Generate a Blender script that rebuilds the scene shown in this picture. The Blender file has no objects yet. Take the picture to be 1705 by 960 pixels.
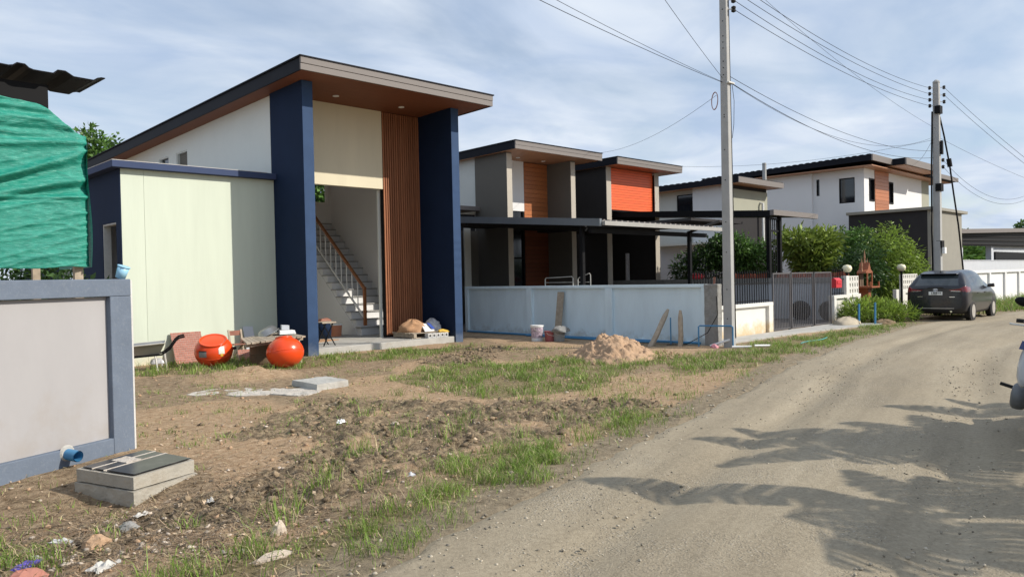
import bpy, math, random
import numpy as np
from mathutils import Vector, Matrix, Euler
R = math.radians
sc = bpy.context.scene
C = sc.collection

# ------------------------------------------------------------------ camera
cam_d = bpy.data.cameras.new('camera'); cam = bpy.data.objects.new('camera', cam_d); C.objects.link(cam)
cam_d.sensor_width = 36.0; cam_d.lens = 36.0 * 1262.0 / 1705.0; cam_d.clip_start = 0.05; cam_d.clip_end = 3000
EYE = Vector((0, 0, 1.6)); yaw = R(45.6); pitch = math.atan(17.7 / 1262.0); roll = math.atan(-0.0216)
fw = Vector((math.cos(yaw) * math.cos(pitch), math.sin(yaw) * math.cos(pitch), -math.sin(pitch)))
rt = Vector((math.sin(yaw), -math.cos(yaw), 0)); up = rt.cross(fw)
rgt = rt * math.cos(roll) + up * math.sin(roll); upv = -rt * math.sin(roll) + up * math.cos(roll)
cam.matrix_world = Matrix(((rgt.x, upv.x, -fw.x, EYE.x), (rgt.y, upv.y, -fw.y, EYE.y), (rgt.z, upv.z, -fw.z, EYE.z), (0, 0, 0, 1)))
sc.camera = cam
sc.view_settings.view_transform = 'Standard'; sc.view_settings.look = 'None'
sc.view_settings.exposure = 0.02; sc.view_settings.gamma = 1.0

# ------------------------------------------------------------------ sun and sky
SUN = Vector((0.6, -0.8, 0.66)).normalized()          # direction towards the sun
sun_d = bpy.data.lights.new('sun', 'SUN'); sun_d.energy = 4.9; sun_d.angle = R(0.53); sun_d.color = (1.0, 0.93, 0.82)
sun = bpy.data.objects.new('sun', sun_d); C.objects.link(sun)
sun.rotation_euler = (-SUN).to_track_quat('-Z', 'Y').to_euler(); sun.location = (20, -30, 40)
world = bpy.data.worlds.new('World'); sc.world = world; world.use_nodes = True
nt = world.node_tree; nt.nodes.clear()
def nn(t, typ, **kw):
    n = t.nodes.new(typ)
    for k, v in kw.items(): setattr(n, k, v)
    return n
sky = nn(nt, 'ShaderNodeTexSky', sky_type='NISHITA', sun_disc=False)
sky.sun_elevation = math.asin(SUN.z); sky.sun_rotation = math.atan2(SUN.x, SUN.y); sky.dust_density = 1.0; sky.air_density = 1.0
bg1 = nn(nt, 'ShaderNodeBackground'); bg1.inputs[1].default_value = 0.14
bg2 = nn(nt, 'ShaderNodeBackground'); bg2.inputs[1].default_value = 1.0
tc = nn(nt, 'ShaderNodeTexCoord'); sep = nn(nt, 'ShaderNodeSeparateXYZ')
nt.links.new(tc.outputs['Generated'], sep.inputs[0])
# flat cloud layer: project the view direction on a plane high above
mx = nn(nt, 'ShaderNodeMath', operation='MAXIMUM'); nt.links.new(sep.outputs[2], mx.inputs[0]); mx.inputs[1].default_value = 0.0
ad = nn(nt, 'ShaderNodeMath', operation='ADD'); nt.links.new(mx.outputs[0], ad.inputs[0]); ad.inputs[1].default_value = 0.16
dx = nn(nt, 'ShaderNodeMath', operation='DIVIDE'); nt.links.new(sep.outputs[0], dx.inputs[0]); nt.links.new(ad.outputs[0], dx.inputs[1])
dy = nn(nt, 'ShaderNodeMath', operation='DIVIDE'); nt.links.new(sep.outputs[1], dy.inputs[0]); nt.links.new(ad.outputs[0], dy.inputs[1])
cb = nn(nt, 'ShaderNodeCombineXYZ'); nt.links.new(dx.outputs[0], cb.inputs[0]); nt.links.new(dy.outputs[0], cb.inputs[1])
mp = nn(nt, 'ShaderNodeMapping'); nt.links.new(cb.outputs[0], mp.inputs[0]); mp.inputs['Rotation'].default_value = (0, 0, R(55)); mp.inputs['Scale'].default_value = (0.9, 1.15, 1)
n1 = nn(nt, 'ShaderNodeTexNoise'); n1.inputs['Scale'].default_value = 1.0; n1.inputs['Detail'].default_value = 7; n1.inputs['Roughness'].default_value = 0.52; n1.inputs['Distortion'].default_value = 0.5
nt.links.new(mp.outputs[0], n1.inputs['Vector'])
rp = nn(nt, 'ShaderNodeValToRGB'); rp.color_ramp.elements[0].position = 0.30; rp.color_ramp.elements[0].color = (0.22,) * 3 + (1,); rp.color_ramp.elements[1].position = 0.56; rp.color_ramp.elements[1].color = (1, 1, 1, 1)
nt.links.new(n1.outputs[0], rp.inputs[0])
n2 = nn(nt, 'ShaderNodeTexNoise'); n2.inputs['Scale'].default_value = 2.1; n2.inputs['Detail'].default_value = 7; n2.inputs['Roughness'].default_value = 0.52; n2.inputs['Distortion'].default_value = 0.6
nt.links.new(mp.outputs[0], n2.inputs['Vector'])
rp2 = nn(nt, 'ShaderNodeValToRGB')
rp2.color_ramp.elements[0].position = 0.32; rp2.color_ramp.elements[0].color = (0.50, 0.615, 0.81, 1)
rp2.color_ramp.elements[1].position = 0.68; rp2.color_ramp.elements[1].color = (0.79, 0.86, 0.955, 1)
nt.links.new(n2.outputs[0], rp2.inputs[0]); nt.links.new(rp2.outputs[0], bg2.inputs[0]); nt.links.new(sky.outputs[0], bg1.inputs[0])
ms = nn(nt, 'ShaderNodeMixShader'); nt.links.new(rp.outputs[0], ms.inputs[0]); nt.links.new(bg1.outputs[0], ms.inputs[1]); nt.links.new(bg2.outputs[0], ms.inputs[2])
out = nn(nt, 'ShaderNodeOutputWorld'); nt.links.new(ms.outputs[0], out.inputs[0])

# ------------------------------------------------------------------ materials
MATS = {}
def mat(name, col, rough=0.8, metal=0.0, var=0.12, vs=2.0, bump=0.0, bs=60.0, dirt=None, streak=None, rnd=0.0, coat=0.0, spec=0.5, grain=None, island=0.0, transl=0.0):
    """procedural surface: base colour, large tonal variation, optional dirt (colour, amount, scale, top z), grain direction, bump"""
    if name in MATS: return MATS[name]
    m = bpy.data.materials.new(name); m.use_nodes = True; MATS[name] = m
    t = m.node_tree; b = t.nodes['Principled BSDF']; L = t.links.new
    b.inputs['Roughness'].default_value = rough; b.inputs['Metallic'].default_value = metal
    b.inputs['Specular IOR Level'].default_value = spec
    if coat: b.inputs['Coat Weight'].default_value = coat; b.inputs['Coat Roughness'].default_value = 0.06
    g = nn(t, 'ShaderNodeNewGeometry')
    pos = g.outputs['Position']
    if grain:
        mpn = nn(t, 'ShaderNodeMapping'); mpn.inputs['Scale'].default_value = grain; L(pos, mpn.inputs[0]); gpos = mpn.outputs[0]
    else: gpos = pos
    no = nn(t, 'ShaderNodeTexNoise'); no.inputs['Scale'].default_value = vs; no.inputs['Detail'].default_value = 6; no.inputs['Roughness'].default_value = 0.62
    L(gpos, no.inputs['Vector'])
    mr = nn(t, 'ShaderNodeMapRange'); mr.inputs['From Min'].default_value = 0.25; mr.inputs['From Max'].default_value = 0.75
    mr.inputs['To Min'].default_value = 1 - var; mr.inputs['To Max'].default_value = 1 + var
    L(no.outputs[0], mr.inputs[0]); val = mr.outputs[0]
    if rnd or island:
        if island: src = g.outputs['Random Per Island']; amt = island
        else: src = nn(t, 'ShaderNodeObjectInfo').outputs['Random']; amt = rnd
        mr2 = nn(t, 'ShaderNodeMapRange'); mr2.inputs['To Min'].default_value = 1 - amt; mr2.inputs['To Max'].default_value = 1 + amt
        L(src, mr2.inputs[0]); mu = nn(t, 'ShaderNodeMath', operation='MULTIPLY'); L(val, mu.inputs[0]); L(mr2.outputs[0], mu.inputs[1]); val = mu.outputs[0]
    vm = nn(t, 'ShaderNodeVectorMath', operation='SCALE'); vm.inputs[0].default_value = col; L(val, vm.inputs['Scale'])
    cur = vm.outputs[0]
    if dirt:
        dc, da, dsc = dirt[:3]
        dn = nn(t, 'ShaderNodeTexNoise'); dn.inputs['Scale'].default_value = dsc; dn.inputs['Detail'].default_value = 8; dn.inputs['Roughness'].default_value = 0.7
        L(pos, dn.inputs['Vector'])
        fac = dn.outputs[0]
        if len(dirt) > 3:                       # splash stains climbing from the foot of a wall
            sz = nn(t, 'ShaderNodeSeparateXYZ'); L(pos, sz.inputs[0])
            mz = nn(t, 'ShaderNodeMapRange'); mz.inputs['From Min'].default_value = 0.0; mz.inputs['From Max'].default_value = dirt[3]
            mz.inputs['To Min'].default_value = 0.3; mz.inputs['To Max'].default_value = -0.2; L(sz.outputs[2], mz.inputs[0])
            a2 = nn(t, 'ShaderNodeMath', operation='ADD'); L(fac, a2.inputs[0]); L(mz.outputs[0], a2.inputs[1]); fac = a2.outputs[0]
        dr = nn(t, 'ShaderNodeMapRange'); dr.inputs['From Min'].default_value = 0.52; dr.inputs['From Max'].default_value = 0.78; dr.inputs['To Max'].default_value = da
        L(fac, dr.inputs[0])
        mxn = nn(t, 'ShaderNodeMix', data_type='RGBA'); L(dr.outputs[0], mxn.inputs['Factor']); L(cur, mxn.inputs['A']); mxn.inputs['B'].default_value = (*dc, 1)
        cur = mxn.outputs['Result']
    L(cur, b.inputs['Base Color'])
    if bump:
        bn = nn(t, 'ShaderNodeTexNoise'); bn.inputs['Scale'].default_value = bs; bn.inputs['Detail'].default_value = 5
        L(gpos if grain else pos, bn.inputs['Vector'])
        bu = nn(t, 'ShaderNodeBump'); bu.inputs['Strength'].default_value = bump; bu.inputs['Distance'].default_value = 0.02
        L(bn.outputs[0], bu.inputs['Height']); L(bu.outputs[0], b.inputs['Normal'])
    if transl:
        tr = nn(t, 'ShaderNodeBsdfTranslucent'); L(cur, tr.inputs[0])
        mxs = nn(t, 'ShaderNodeMixShader'); mxs.inputs[0].default_value = transl
        L(b.outputs[0], mxs.inputs[1]); L(tr.outputs[0], mxs.inputs[2]); L(mxs.outputs[0], t.nodes['Material Output'].inputs[0])
    return m
DIRT = (0.25, 0.18, 0.11)
M_cream = mat('cream_green_render', (0.60, 0.655, 0.55), 0.85, var=0.06, vs=3.0, grain=(1, 1, 0.12), spec=0.2, bump=0.06, bs=25, dirt=((0.68, 0.52, 0.32), 0.5, 1.6, 0.8))
M_ivory = mat('ivory_render', (0.68, 0.62, 0.46), 0.85, var=0.05, vs=3.0, grain=(1, 1, 0.12), bump=0.05, bs=25)
M_pale = mat('pale_grey_render', (0.66, 0.67, 0.62), 0.75, var=0.04, vs=1.2, bump=0.05, bs=25)
M_white = mat('white_render', (0.72, 0.72, 0.72), 0.75, var=0.03, vs=0.8, bump=0.04, bs=20)
M_navy = mat('navy_render', (0.010, 0.021, 0.052), 0.75, spec=0.12, var=0.12, vs=1.5, bump=0.04, bs=20, dirt=((0.09, 0.10, 0.10), 0.45, 2.2, 0.5))
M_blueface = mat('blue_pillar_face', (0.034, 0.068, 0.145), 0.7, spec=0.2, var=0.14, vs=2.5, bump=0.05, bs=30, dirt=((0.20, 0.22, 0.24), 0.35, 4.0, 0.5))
M_cornice = mat('slate_blue_cornice', (0.05, 0.07, 0.14), 0.7, spec=0.15, var=0.1, bump=0.03)
M_darkroof = mat('dark_roof_metal', (0.010, 0.011, 0.016), 0.6, spec=0.12, var=0.15)
M_fascia = mat('grey_fascia_board', (0.17, 0.15, 0.14), 0.6, var=0.07, vs=9, grain=(0.4, 6, 6), bump=0.04, bs=30, rnd=0.06)
M_soffit = mat('brown_soffit', (0.19, 0.07, 0.036), 0.6, spec=0.2, var=0.13, vs=7, grain=(0.3, 3, 3), bump=0.05, bs=30)
M_slat = mat('brown_wood_slat', (0.30, 0.122, 0.06), 0.65, spec=0.25, var=0.2, vs=14, grain=(3, 3, 0.12), bump=0.06, bs=40, rnd=0.14)
M_rail = mat('brown_handrail', (0.33, 0.125, 0.045), 0.4, var=0.14, vs=12)
M_concrete = mat('bare_concrete', (0.42, 0.41, 0.38), 0.9, var=0.16, vs=3, bump=0.25, bs=50, dirt=(DIRT, 0.5, 2.5))
M_drain = mat('weathered_drain_concrete', (0.36, 0.335, 0.285), 0.95, var=0.2, vs=4, bump=0.4, bs=40, dirt=((0.20, 0.155, 0.10), 0.75, 4))
M_rawconc = mat('rough_concrete', (0.27, 0.265, 0.25), 0.95, var=0.22, vs=6, bump=0.6, bs=35, dirt=((0.10, 0.09, 0.08), 0.55, 5))
M_pole = mat('pole_concrete', (0.38, 0.38, 0.37), 0.9, var=0.09, vs=3, bump=0.2, bs=60)
M_taupe = mat('taupe_render', (0.15, 0.138, 0.118), 0.85, spec=0.15, var=0.05, vs=1.2, bump=0.05, bs=25)
M_beige = mat('beige_column_render', (0.42, 0.38, 0.32), 0.75, var=0.06, bump=0.05, bs=25)
M_charcoal = mat('charcoal_render', (0.038, 0.036, 0.037), 0.85, spec=0.12, var=0.07, bump=0.05)
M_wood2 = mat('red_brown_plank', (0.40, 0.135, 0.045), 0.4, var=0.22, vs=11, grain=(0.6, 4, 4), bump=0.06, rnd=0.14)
M_orange = mat('orange_plank', (0.78, 0.115, 0.022), 0.45, var=0.14, vs=10, grain=(0.6, 4, 4), bump=0.05, rnd=0.08)
M_soffit2 = mat('tan_soffit', (0.40, 0.20, 0.11), 0.5, var=0.1, vs=7)
M_glass = mat('dark_window_glass', (0.012, 0.014, 0.018), 0.08, var=0.02, spec=0.8)
M_black = mat('black_steel', (0.009, 0.009, 0.010), 0.6, spec=0.12, var=0.1)
M_greysteel = mat('grey_canopy_steel', (0.15, 0.17, 0.19), 0.5, var=0.1, vs=3, bump=0.03)
M_sheet = mat('pale_metal_sheet', (0.62, 0.60, 0.56), 0.55, var=0.06, vs=3)
M_blue = mat('light_blue_wall_paint', (0.66, 0.78, 0.84), 0.85, spec=0.2, var=0.09, vs=3.0, grain=(1, 1, 0.25), bump=0.05, bs=25, dirt=((0.34, 0.31, 0.25), 0.6, 3.0, 0.4))
M_gatewall = mat('weathered_white_paint', (0.70, 0.68, 0.63), 0.8, var=0.05, vs=2, bump=0.12, bs=30, dirt=((0.60, 0.43, 0.20), 0.75, 3.0, 0.6))
M_gate = mat('gate_grey_steel', (0.10, 0.095, 0.10), 0.5, metal=0.2, var=0.15, vs=8)
M_lot = mat('pale_blue_grey_render', (0.50, 0.52, 0.55), 0.8, var=0.05, bump=0.08)
M_greywall = mat('grey_panel_render', (0.36, 0.35, 0.355), 0.85, var=0.06, vs=2.0, grain=(1, 1, 0.35), dirt=((0.30, 0.25, 0.20), 0.35, 2.5, 0.9), bump=0.06, bs=30)
M_greyband = mat('slate_band_paint', (0.135, 0.165, 0.215), 0.8, var=0.10, vs=4, bump=0.12, bs=40, spec=0.25, dirt=((0.42, 0.43, 0.43), 0.18, 30))
M_plaster = mat('raw_plaster', (0.58, 0.57, 0.55), 0.9, var=0.12, vs=6, bump=0.3, bs=30)
M_tank = mat('orange_plastic', (0.74, 0.065, 0.010), 0.28, var=0.06, vs=3, dirt=((0.35, 0.14, 0.06), 0.25, 3.0, 0.35))
M_oldwood = mat('weathered_wood', (0.36, 0.30, 0.23), 0.9, var=0.25, vs=12, bump=0.2, bs=40, rnd=0.18)
M_redwood = mat('dull_red_wood', (0.30, 0.13, 0.09), 0.75, var=0.2, vs=8, bump=0.1)
M_brown = mat('dark_brown_drum', (0.14, 0.095, 0.055), 0.75, var=0.2, vs=5)
M_alu = mat('dull_aluminium', (0.34, 0.34, 0.335), 0.38, metal=0.7, var=0.1, vs=6)
M_steel = mat('galvanised_tube', (0.62, 0.60, 0.55), 0.45, metal=0.4, var=0.15, vs=8)
M_plasticw = mat('white_plastic', (0.78, 0.78, 0.76), 0.5, var=0.06, vs=6)
M_bluepipe = mat('blue_pvc', (0.05, 0.21, 0.40), 0.4, var=0.1, vs=5)
M_skycup = mat('sky_blue_plastic', (0.30, 0.56, 0.74), 0.4, var=0.06)
M_rubber = mat('black_rubber', (0.014, 0.013, 0.012), 0.85, var=0.2, vs=10, dirt=((0.16, 0.13, 0.10), 0.4, 6))
M_cloth = mat('brown_cloth', (0.42, 0.24, 0.13), 0.9, var=0.18, vs=8, bump=0.3, bs=30)
M_bluebag = mat('blue_print', (0.05, 0.10, 0.40), 0.5, var=0.15, vs=10)
M_clear = mat('crumpled_plastic', (0.52, 0.52, 0.54), 0.25, var=0.3, vs=18, bump=0.4, bs=40)
M_yellow = mat('yellow_plastic', (0.70, 0.45, 0.06), 0.5, var=0.1)
M_red = mat('red_paint', (0.55, 0.03, 0.04), 0.45, var=0.1, vs=6)
M_purple = mat('purple_plastic', (0.10, 0.07, 0.42), 0.4, var=0.2, vs=9)
M_net = None
M_sand = mat('sand', (0.40, 0.265, 0.165), 0.95, var=0.22, vs=7, bump=0.8, bs=30, dirt=((0.26, 0.17, 0.11), 0.6, 5))
M_terr = mat('terracotta_roof', (0.50, 0.20, 0.11), 0.8, var=0.15, vs=3)
M_garage = mat('garage_taupe', (0.27, 0.255, 0.215), 0.85, var=0.06)
M_wood2_shaded = mat('shaded_red_brown_plank', (0.13, 0.04, 0.018), 0.6, var=0.2, vs=11, grain=(0.6, 4, 4), spec=0.2, rnd=0.12)  # same planks with the canopy shade put into a darker colour
M_tread = mat('grey_stair_tread', (0.33, 0.325, 0.31), 0.7, var=0.08)
M_gutter = mat('cream_gutter', (0.34, 0.33, 0.31), 0.6, var=0.1, vs=4)
M_litter = mat('dirty_white_plastic', (0.50, 0.48, 0.44), 0.6, var=0.2, vs=20, dirt=(DIRT, 0.8, 18))
M_olive = mat('olive_render', (0.33, 0.33, 0.26), 0.75, var=0.05)
M_lamp = mat('ivory_globe', (0.78, 0.72, 0.50), 0.35, var=0.05)
M_spirit = mat('brown_shrine_paint', (0.28, 0.085, 0.03), 0.6, var=0.2, vs=6)
M_redfence = mat('rust_red_board', (0.25, 0.06, 0.03), 0.7, var=0.25, vs=7, rnd=0.15)

# ------------------------------------------------------------------ mesh helpers
ORG = {}
def link(o, parent=None): C.objects.link(o); o.parent = parent; return o
def root(name, label, cat, loc=(0, 0, 0), group=None):
    o = bpy.data.objects.new(name, None); o.empty_display_size = 0.2; C.objects.link(o); o.location = loc
    ORG[o.name] = Vector(loc); o['label'] = label; o['category'] = cat
    if group: o['group'] = group
    return o
def tag(o, label, cat, group=None):
    o['label'] = label; o['category'] = cat
    if group: o['group'] = group
    return o
class MB:
    def __init__(s): s.v = []; s.f = []; s.M = None
    def add(s, vs, fs):
        n = len(s.v)
        if s.M is not None: vs = [tuple(s.M @ Vector(p)) for p in vs]
        s.v += [tuple(p) for p in vs]; s.f += [tuple(i + n for i in f) for f in fs]; return s
    def box(s, x0, x1, y0, y1, z0, z1):
        return s.add([(x0, y0, z0), (x1, y0, z0), (x1, y1, z0), (x0, y1, z0), (x0, y0, z1), (x1, y0, z1), (x1, y1, z1), (x0, y1, z1)],
                     [(0, 3, 2, 1), (4, 5, 6, 7), (0, 1, 5, 4), (1, 2, 6, 5), (2, 3, 7, 6), (3, 0, 4, 7)])
    def hexa(s, p): return s.add(p, [(0, 3, 2, 1), (4, 5, 6, 7), (0, 1, 5, 4), (1, 2, 6, 5), (2, 3, 7, 6), (3, 0, 4, 7)])
    def prism(s, poly, a, b, ax='x'):
        n = len(poly)
        def P(u, w, t): return {'x': (t, u, w), 'y': (u, t, w), 'z': (u, w, t)}[ax]
        vs = [P(u, w, a) for u, w in poly] + [P(u, w, b) for u, w in poly]
        return s.add(vs, [tuple(range(n))[::-1], tuple(range(n, 2 * n))] + [(i, (i + 1) % n, n + (i + 1) % n, n + i) for i in range(n)])
    def tube(s, pts, r, n=8, caps=True):
        pts = [Vector(p) for p in pts]; k = len(pts); rr = r if isinstance(r, (list, tuple)) else [r] * k
        vs = []; prev = None
        for i, p in enumerate(pts):
            d = (pts[min(i + 1, k - 1)] - pts[max(i - 1, 0)]).normalized()
            a = prev - d * prev.dot(d) if prev is not None else d.orthogonal()
            if a.length < 1e-5: a = d.orthogonal()
            a.normalize(); prev = a; b = d.cross(a)
            vs += [p + (a * math.cos(t) + b * math.sin(t)) * rr[i] for t in [2 * math.pi * j / n for j in range(n)]]
        fs = [(i * n + j, i * n + (j + 1) % n, (i + 1) * n + (j + 1) % n, (i + 1) * n + j) for i in range(k - 1) for j in range(n)]
        if caps: fs += [tuple(range(n))[::-1], tuple(range((k - 1) * n, k * n))]
        return s.add(vs, fs)
    def lathe(s, prof, c=(0, 0, 0), n=20):
        vs = [(c[0] + r * math.cos(2 * math.pi * j / n), c[1] + r * math.sin(2 * math.pi * j / n), c[2] + z) for r, z in prof for j in range(n)]
        k = len(prof); fs = [(i * n + j, i * n + (j + 1) % n, (i + 1) * n + (j + 1) % n, (i + 1) * n + j) for i in range(k - 1) for j in range(n)]
        if prof[0][0] > 1e-4: fs.append(tuple(range(n))[::-1])
        if prof[-1][0] > 1e-4: fs.append(tuple(range((k - 1) * n, k * n)))
        return s.add(vs, fs)
    def bar(s, a, b, w, h=None):                     # square bar from a to b
        a = Vector(a); b = Vector(b); d = (b - a).normalized(); h = h or w
        sx = d.cross(Vector((0, 0, 1)))
        if sx.length < 1e-3: sx = Vector((1, 0, 0))
        sx.normalize(); sy = d.cross(sx); sx *= w / 2; sy *= h / 2
        return s.hexa([a - sx - sy, a + sx - sy, a + sx + sy, a - sx + sy, b - sx - sy, b + sx - sy, b + sx + sy, b - sx + sy])
    def build(s, name, m, parent=None, origin=None, smooth=False, bevel=0.0, sub=0):
        o = Vector((0, 0, 0))
        if parent is not None:
            q = parent
            while q.parent is not None: q = q.parent
            o = ORG.get(q.name, Vector((0, 0, 0)))
        elif origin is not None: o = Vector(origin)
        me = bpy.data.meshes.new(name); me.from_pydata([(p[0] - o.x, p[1] - o.y, p[2] - o.z) for p in s.v], [], s.f)
        me.validate(); me.update(); me.materials.append(m)
        if smooth: me.shade_smooth()
        ob = bpy.data.objects.new(name, me); link(ob, parent)
        if parent is None and origin is not None: ob.location = origin; ORG[ob.name] = o
        if bevel:
            bm_ = ob.modifiers.new('bevel', 'BEVEL'); bm_.width = bevel; bm_.segments = 2; bm_.limit_method = 'ANGLE'
        if sub: sm = ob.modifiers.new('sub', 'SUBSURF'); sm.levels = sub; sm.render_levels = sub
        return ob
def Bx(name, m, parent, x0, x1, y0, y1, z0, z1, bevel=0.0): return MB().box(x0, x1, y0, y1, z0, z1).build(name, m, parent, bevel=bevel)
def piece(ob, dx=(0, 0, 0), parent=None):            # a copy of a part that shares its mesh
    c = ob.copy(); C.objects.link(c); c.location = Vector(ob.location) + Vector(dx); c.parent = parent or ob.parent
    return c
def copy_thing(o, loc, rz=None, label=None):
    r = o.copy(); C.objects.link(r); r.location = loc
    if rz is not None: r.rotation_euler = (0, 0, rz)
    if label: r['label'] = label
    for ch in list(o.children):
        c = ch.copy(); C.objects.link(c); c.parent = r
        for g in list(ch.children):
            d = g.copy(); C.objects.link(d); d.parent = c
    return r
def npmesh(name, V, F, m, parent=None, smooth=False, nper=None):
    """mesh from numpy arrays (all faces with the same corner count)"""
    me = bpy.data.meshes.new(name); V = np.asarray(V, np.float32); F = np.asarray(F, np.int32); k = F.shape[1]
    me.vertices.add(len(V)); me.vertices.foreach_set('co', V.ravel())
    me.loops.add(F.size); me.loops.foreach_set('vertex_index', F.ravel())
    me.polygons.add(len(F)); me.polygons.foreach_set('loop_start', np.arange(0, F.size, k, dtype=np.int32))
    me.update(calc_edges=True); me.materials.append(m)
    if smooth: me.shade_smooth()
    o = bpy.data.objects.new(name, me); link(o, parent); return o

def rough(o, strength=0.02, size=0.08, lev=4):
    s_ = o.modifiers.new('fine', 'SUBSURF'); s_.subdivision_type = 'SIMPLE'; s_.levels = lev; s_.render_levels = lev
    tx = bpy.data.textures.new('crumble', 'CLOUDS'); tx.noise_scale = size; tx.noise_depth = 3
    d_ = o.modifiers.new('crumble', 'DISPLACE'); d_.texture = tx; d_.strength = strength; d_.mid_level = 0.5; d_.texture_coords = 'GLOBAL'; return o
# ------------------------------------------------------------------ numpy noise
def _h(ix, iy, s):
    n = (ix.astype(np.int64) * 374761393 + iy.astype(np.int64) * 668265263 + s * 1274126177) & 0xffffffff
    n = ((n ^ (n >> 13)) * 1274126177) & 0xffffffff
    return ((n ^ (n >> 16)) & 0xffff) / 65535.0
def vn(x, y, s=0):
    ix = np.floor(x); iy = np.floor(y); fx = x - ix; fy = y - iy; fx = fx * fx * (3 - 2 * fx); fy = fy * fy * (3 - 2 * fy)
    return (_h(ix, iy, s) * (1 - fx) + _h(ix + 1, iy, s) * fx) * (1 - fy) + (_h(ix, iy + 1, s) * (1 - fx) + _h(ix + 1, iy + 1, s) * fx) * fy
def fbm(x, y, s=0, o=4):
    a = 0; w = 1; t = 0
    for i in range(o): a = a + w * vn(x * 2 ** i + 17 * i, y * 2 ** i + 31 * i, s + i); t += w; w *= 0.5
    return a / t
def sdf(poly, x, y):                                 # negative inside
    P = np.array(poly); d = np.full(np.shape(x), 1e9); ins = np.zeros(np.shape(x), bool)
    for i in range(len(P)):
        a = P[i]; b = P[(i + 1) % len(P)]; e = b - a
        t = np.clip(((x - a[0]) * e[0] + (y - a[1]) * e[1]) / (e @ e), 0, 1)
        d = np.minimum(d, np.hypot(x - a[0] - t * e[0], y - a[1] - t * e[1]))
        c = ((a[1] > y) != (b[1] > y)) & (x < (b[0] - a[0]) * (y - a[1]) / ((b[1] - a[1]) or 1e-9) + a[0]); ins ^= c
    return np.where(ins, -d, d)
def sm(a, b, t): t = np.clip((t - a) / (b - a), 0, 1); return t * t * (3 - 2 * t)

# ------------------------------------------------------------------ ground
EDGE = [(-60, -9), (-30, -3.4), (-8, 1.6), (2.25, 3.55), (5.1, 4.2), (7.06, 4.65), (9.6, 5.2), (12.2, 5.95), (17.0, 6.8), (21.0, 7.25), (24.8, 7.5), (28, 7.0), (31, 6.9), (34, 6.1), (40, 4.0), (60, -4), (110, -30)]
ROADW = 5.6
ROAD = EDGE + [(108, -38), (60, -11), (40, -2.4), (30, 0.6), (17, 1.0), (7, -1.2), (2.25, -2.1), (-8, -4.2), (-30, -9.6), (-60, -16)]
MUD = [(3.14, 8.3), (5.4, 9.0), (6.8, 6.9), (8.6, 5.8), (7.2, 5.1), (5.23, 5.15), (3.6, 4.9), (2.5, 4.5), (1.9, 4.7), (1.2, 5.4), (1.5, 5.9), (2.5, 5.7), (3.3, 6.2), (3.0, 7.2)]
MUD2 = [(9.5, 10.6), (11.5, 11.9), (12.4, 13.2), (11.2, 13.3), (9.6, 12.2), (8.6, 11.3)]
G1 = [(5.4, 16.2), (6.6, 15.6), (8.2, 14.6), (8.3, 14.3), (8.27, 12.75), (7.0, 12.6), (5.8, 13.6), (4.6, 14.1)]
G1b = [(8.3, 14.55), (11.15, 13.9), (12.2, 13.6), (11.6, 13.1), (10.0, 12.5), (8.2, 12.7)]
G2 = [(6.7, 8.6), (7.3, 10.1), (8.16, 11.1), (10.54, 10.03), (13.0, 8.9), (11.7, 7.75), (9.3, 7.5), (8.05, 7.0), (6.88, 7.5)]
G3 = [(12.2, 8.3), (14.6, 8.05), (17.5, 8.6), (21.1, 7.95), (23.5, 8.2), (24.3, 7.7), (21.0, 7.25), (17.0, 6.85), (13.2, 6.5), (10.9, 6.55), (10.2, 6.8), (11.0, 7.5)]
G4 = [(-3.0, 3.0), (1.6, 4.35), (2.23, 4.5), (2.9, 4.62), (3.98, 4.95), (4.68, 5.25), (5.2, 4.95), (5.1, 4.4), (3.65, 4.05), (2.99, 3.9), (2.25, 3.65), (-3.0, 2.55)]
G5 = [(5.45, 4.75), (6.3, 5.15), (7.7, 5.3), (8.1, 5.1), (7.3, 4.85), (6.03, 4.5), (5.15, 4.38)]
G6 = [(0.2, 5.2), (0.6, 6.9), (1.2, 6.3), (1.15, 5.6), (1.0, 5.1)]
G7 = [(28, 7.3), (31, 7.1), (34, 6.3), (40, 4.3), (60, -3.6), (60, 9.3), (40, 9.3), (30, 9.2), (28.5, 8.9)]
G8 = [(6.2, 5.4), (7.4, 6.4), (9.6, 6.9), (10.3, 6.3), (8.4, 5.5)]
def road_mask(x, y):
    d = sdf(ROAD, x, y); return d + 0.22 * (fbm(x * 1.3, y * 1.3, 5, 4) - 0.5) + 0.1 * (vn(x * 6, y * 6, 9) - 0.5)
def masks(x, y):
    j = 0.9 * (fbm(x * 1.1, y * 1.1, 21, 4) - 0.5)
    mud = np.maximum(sm(0.35, -0.35, sdf(MUD, x, y) + 1.3 * j) * sm(0.30, 0.52, fbm(x * 1.7, y * 1.7, 33, 3) + 0.06), 0.75 * sm(0.3, -0.4, sdf(MUD2, x, y) + 1.2 * j))
    grass = np.zeros(np.shape(x))
    for g, a in ((G1, 1), (G1b, 1), (G2, 0.95), (G3, 1), (G4, 1), (G5, 1), (G6, 1), (G7, 1), (G8, 0.3)):
        grass = np.maximum(grass, a * sm(0.22, -0.3, sdf(g, x, y) + 1.1 * j))
    road = sm(0.12, -0.10, road_mask(x, y))
    sand = np.clip(sm(0.38, 0.6, fbm(x * 0.55 + 3, y * 0.55, 40, 3)) + np.exp(-((x - 5.7) ** 2 / 1.2 + (y - 12.4) ** 2 / 1.0)) + np.exp(-((x - 3.4) ** 2 / 0.9 + (y - 7.2) ** 2 / 0.5)) + 0.9 * np.exp(-((x - 9.5) ** 2 / 4 + (y - 6.6) ** 2 / 0.8)), 0, 1)
    return mud, grass, road, sand
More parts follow.
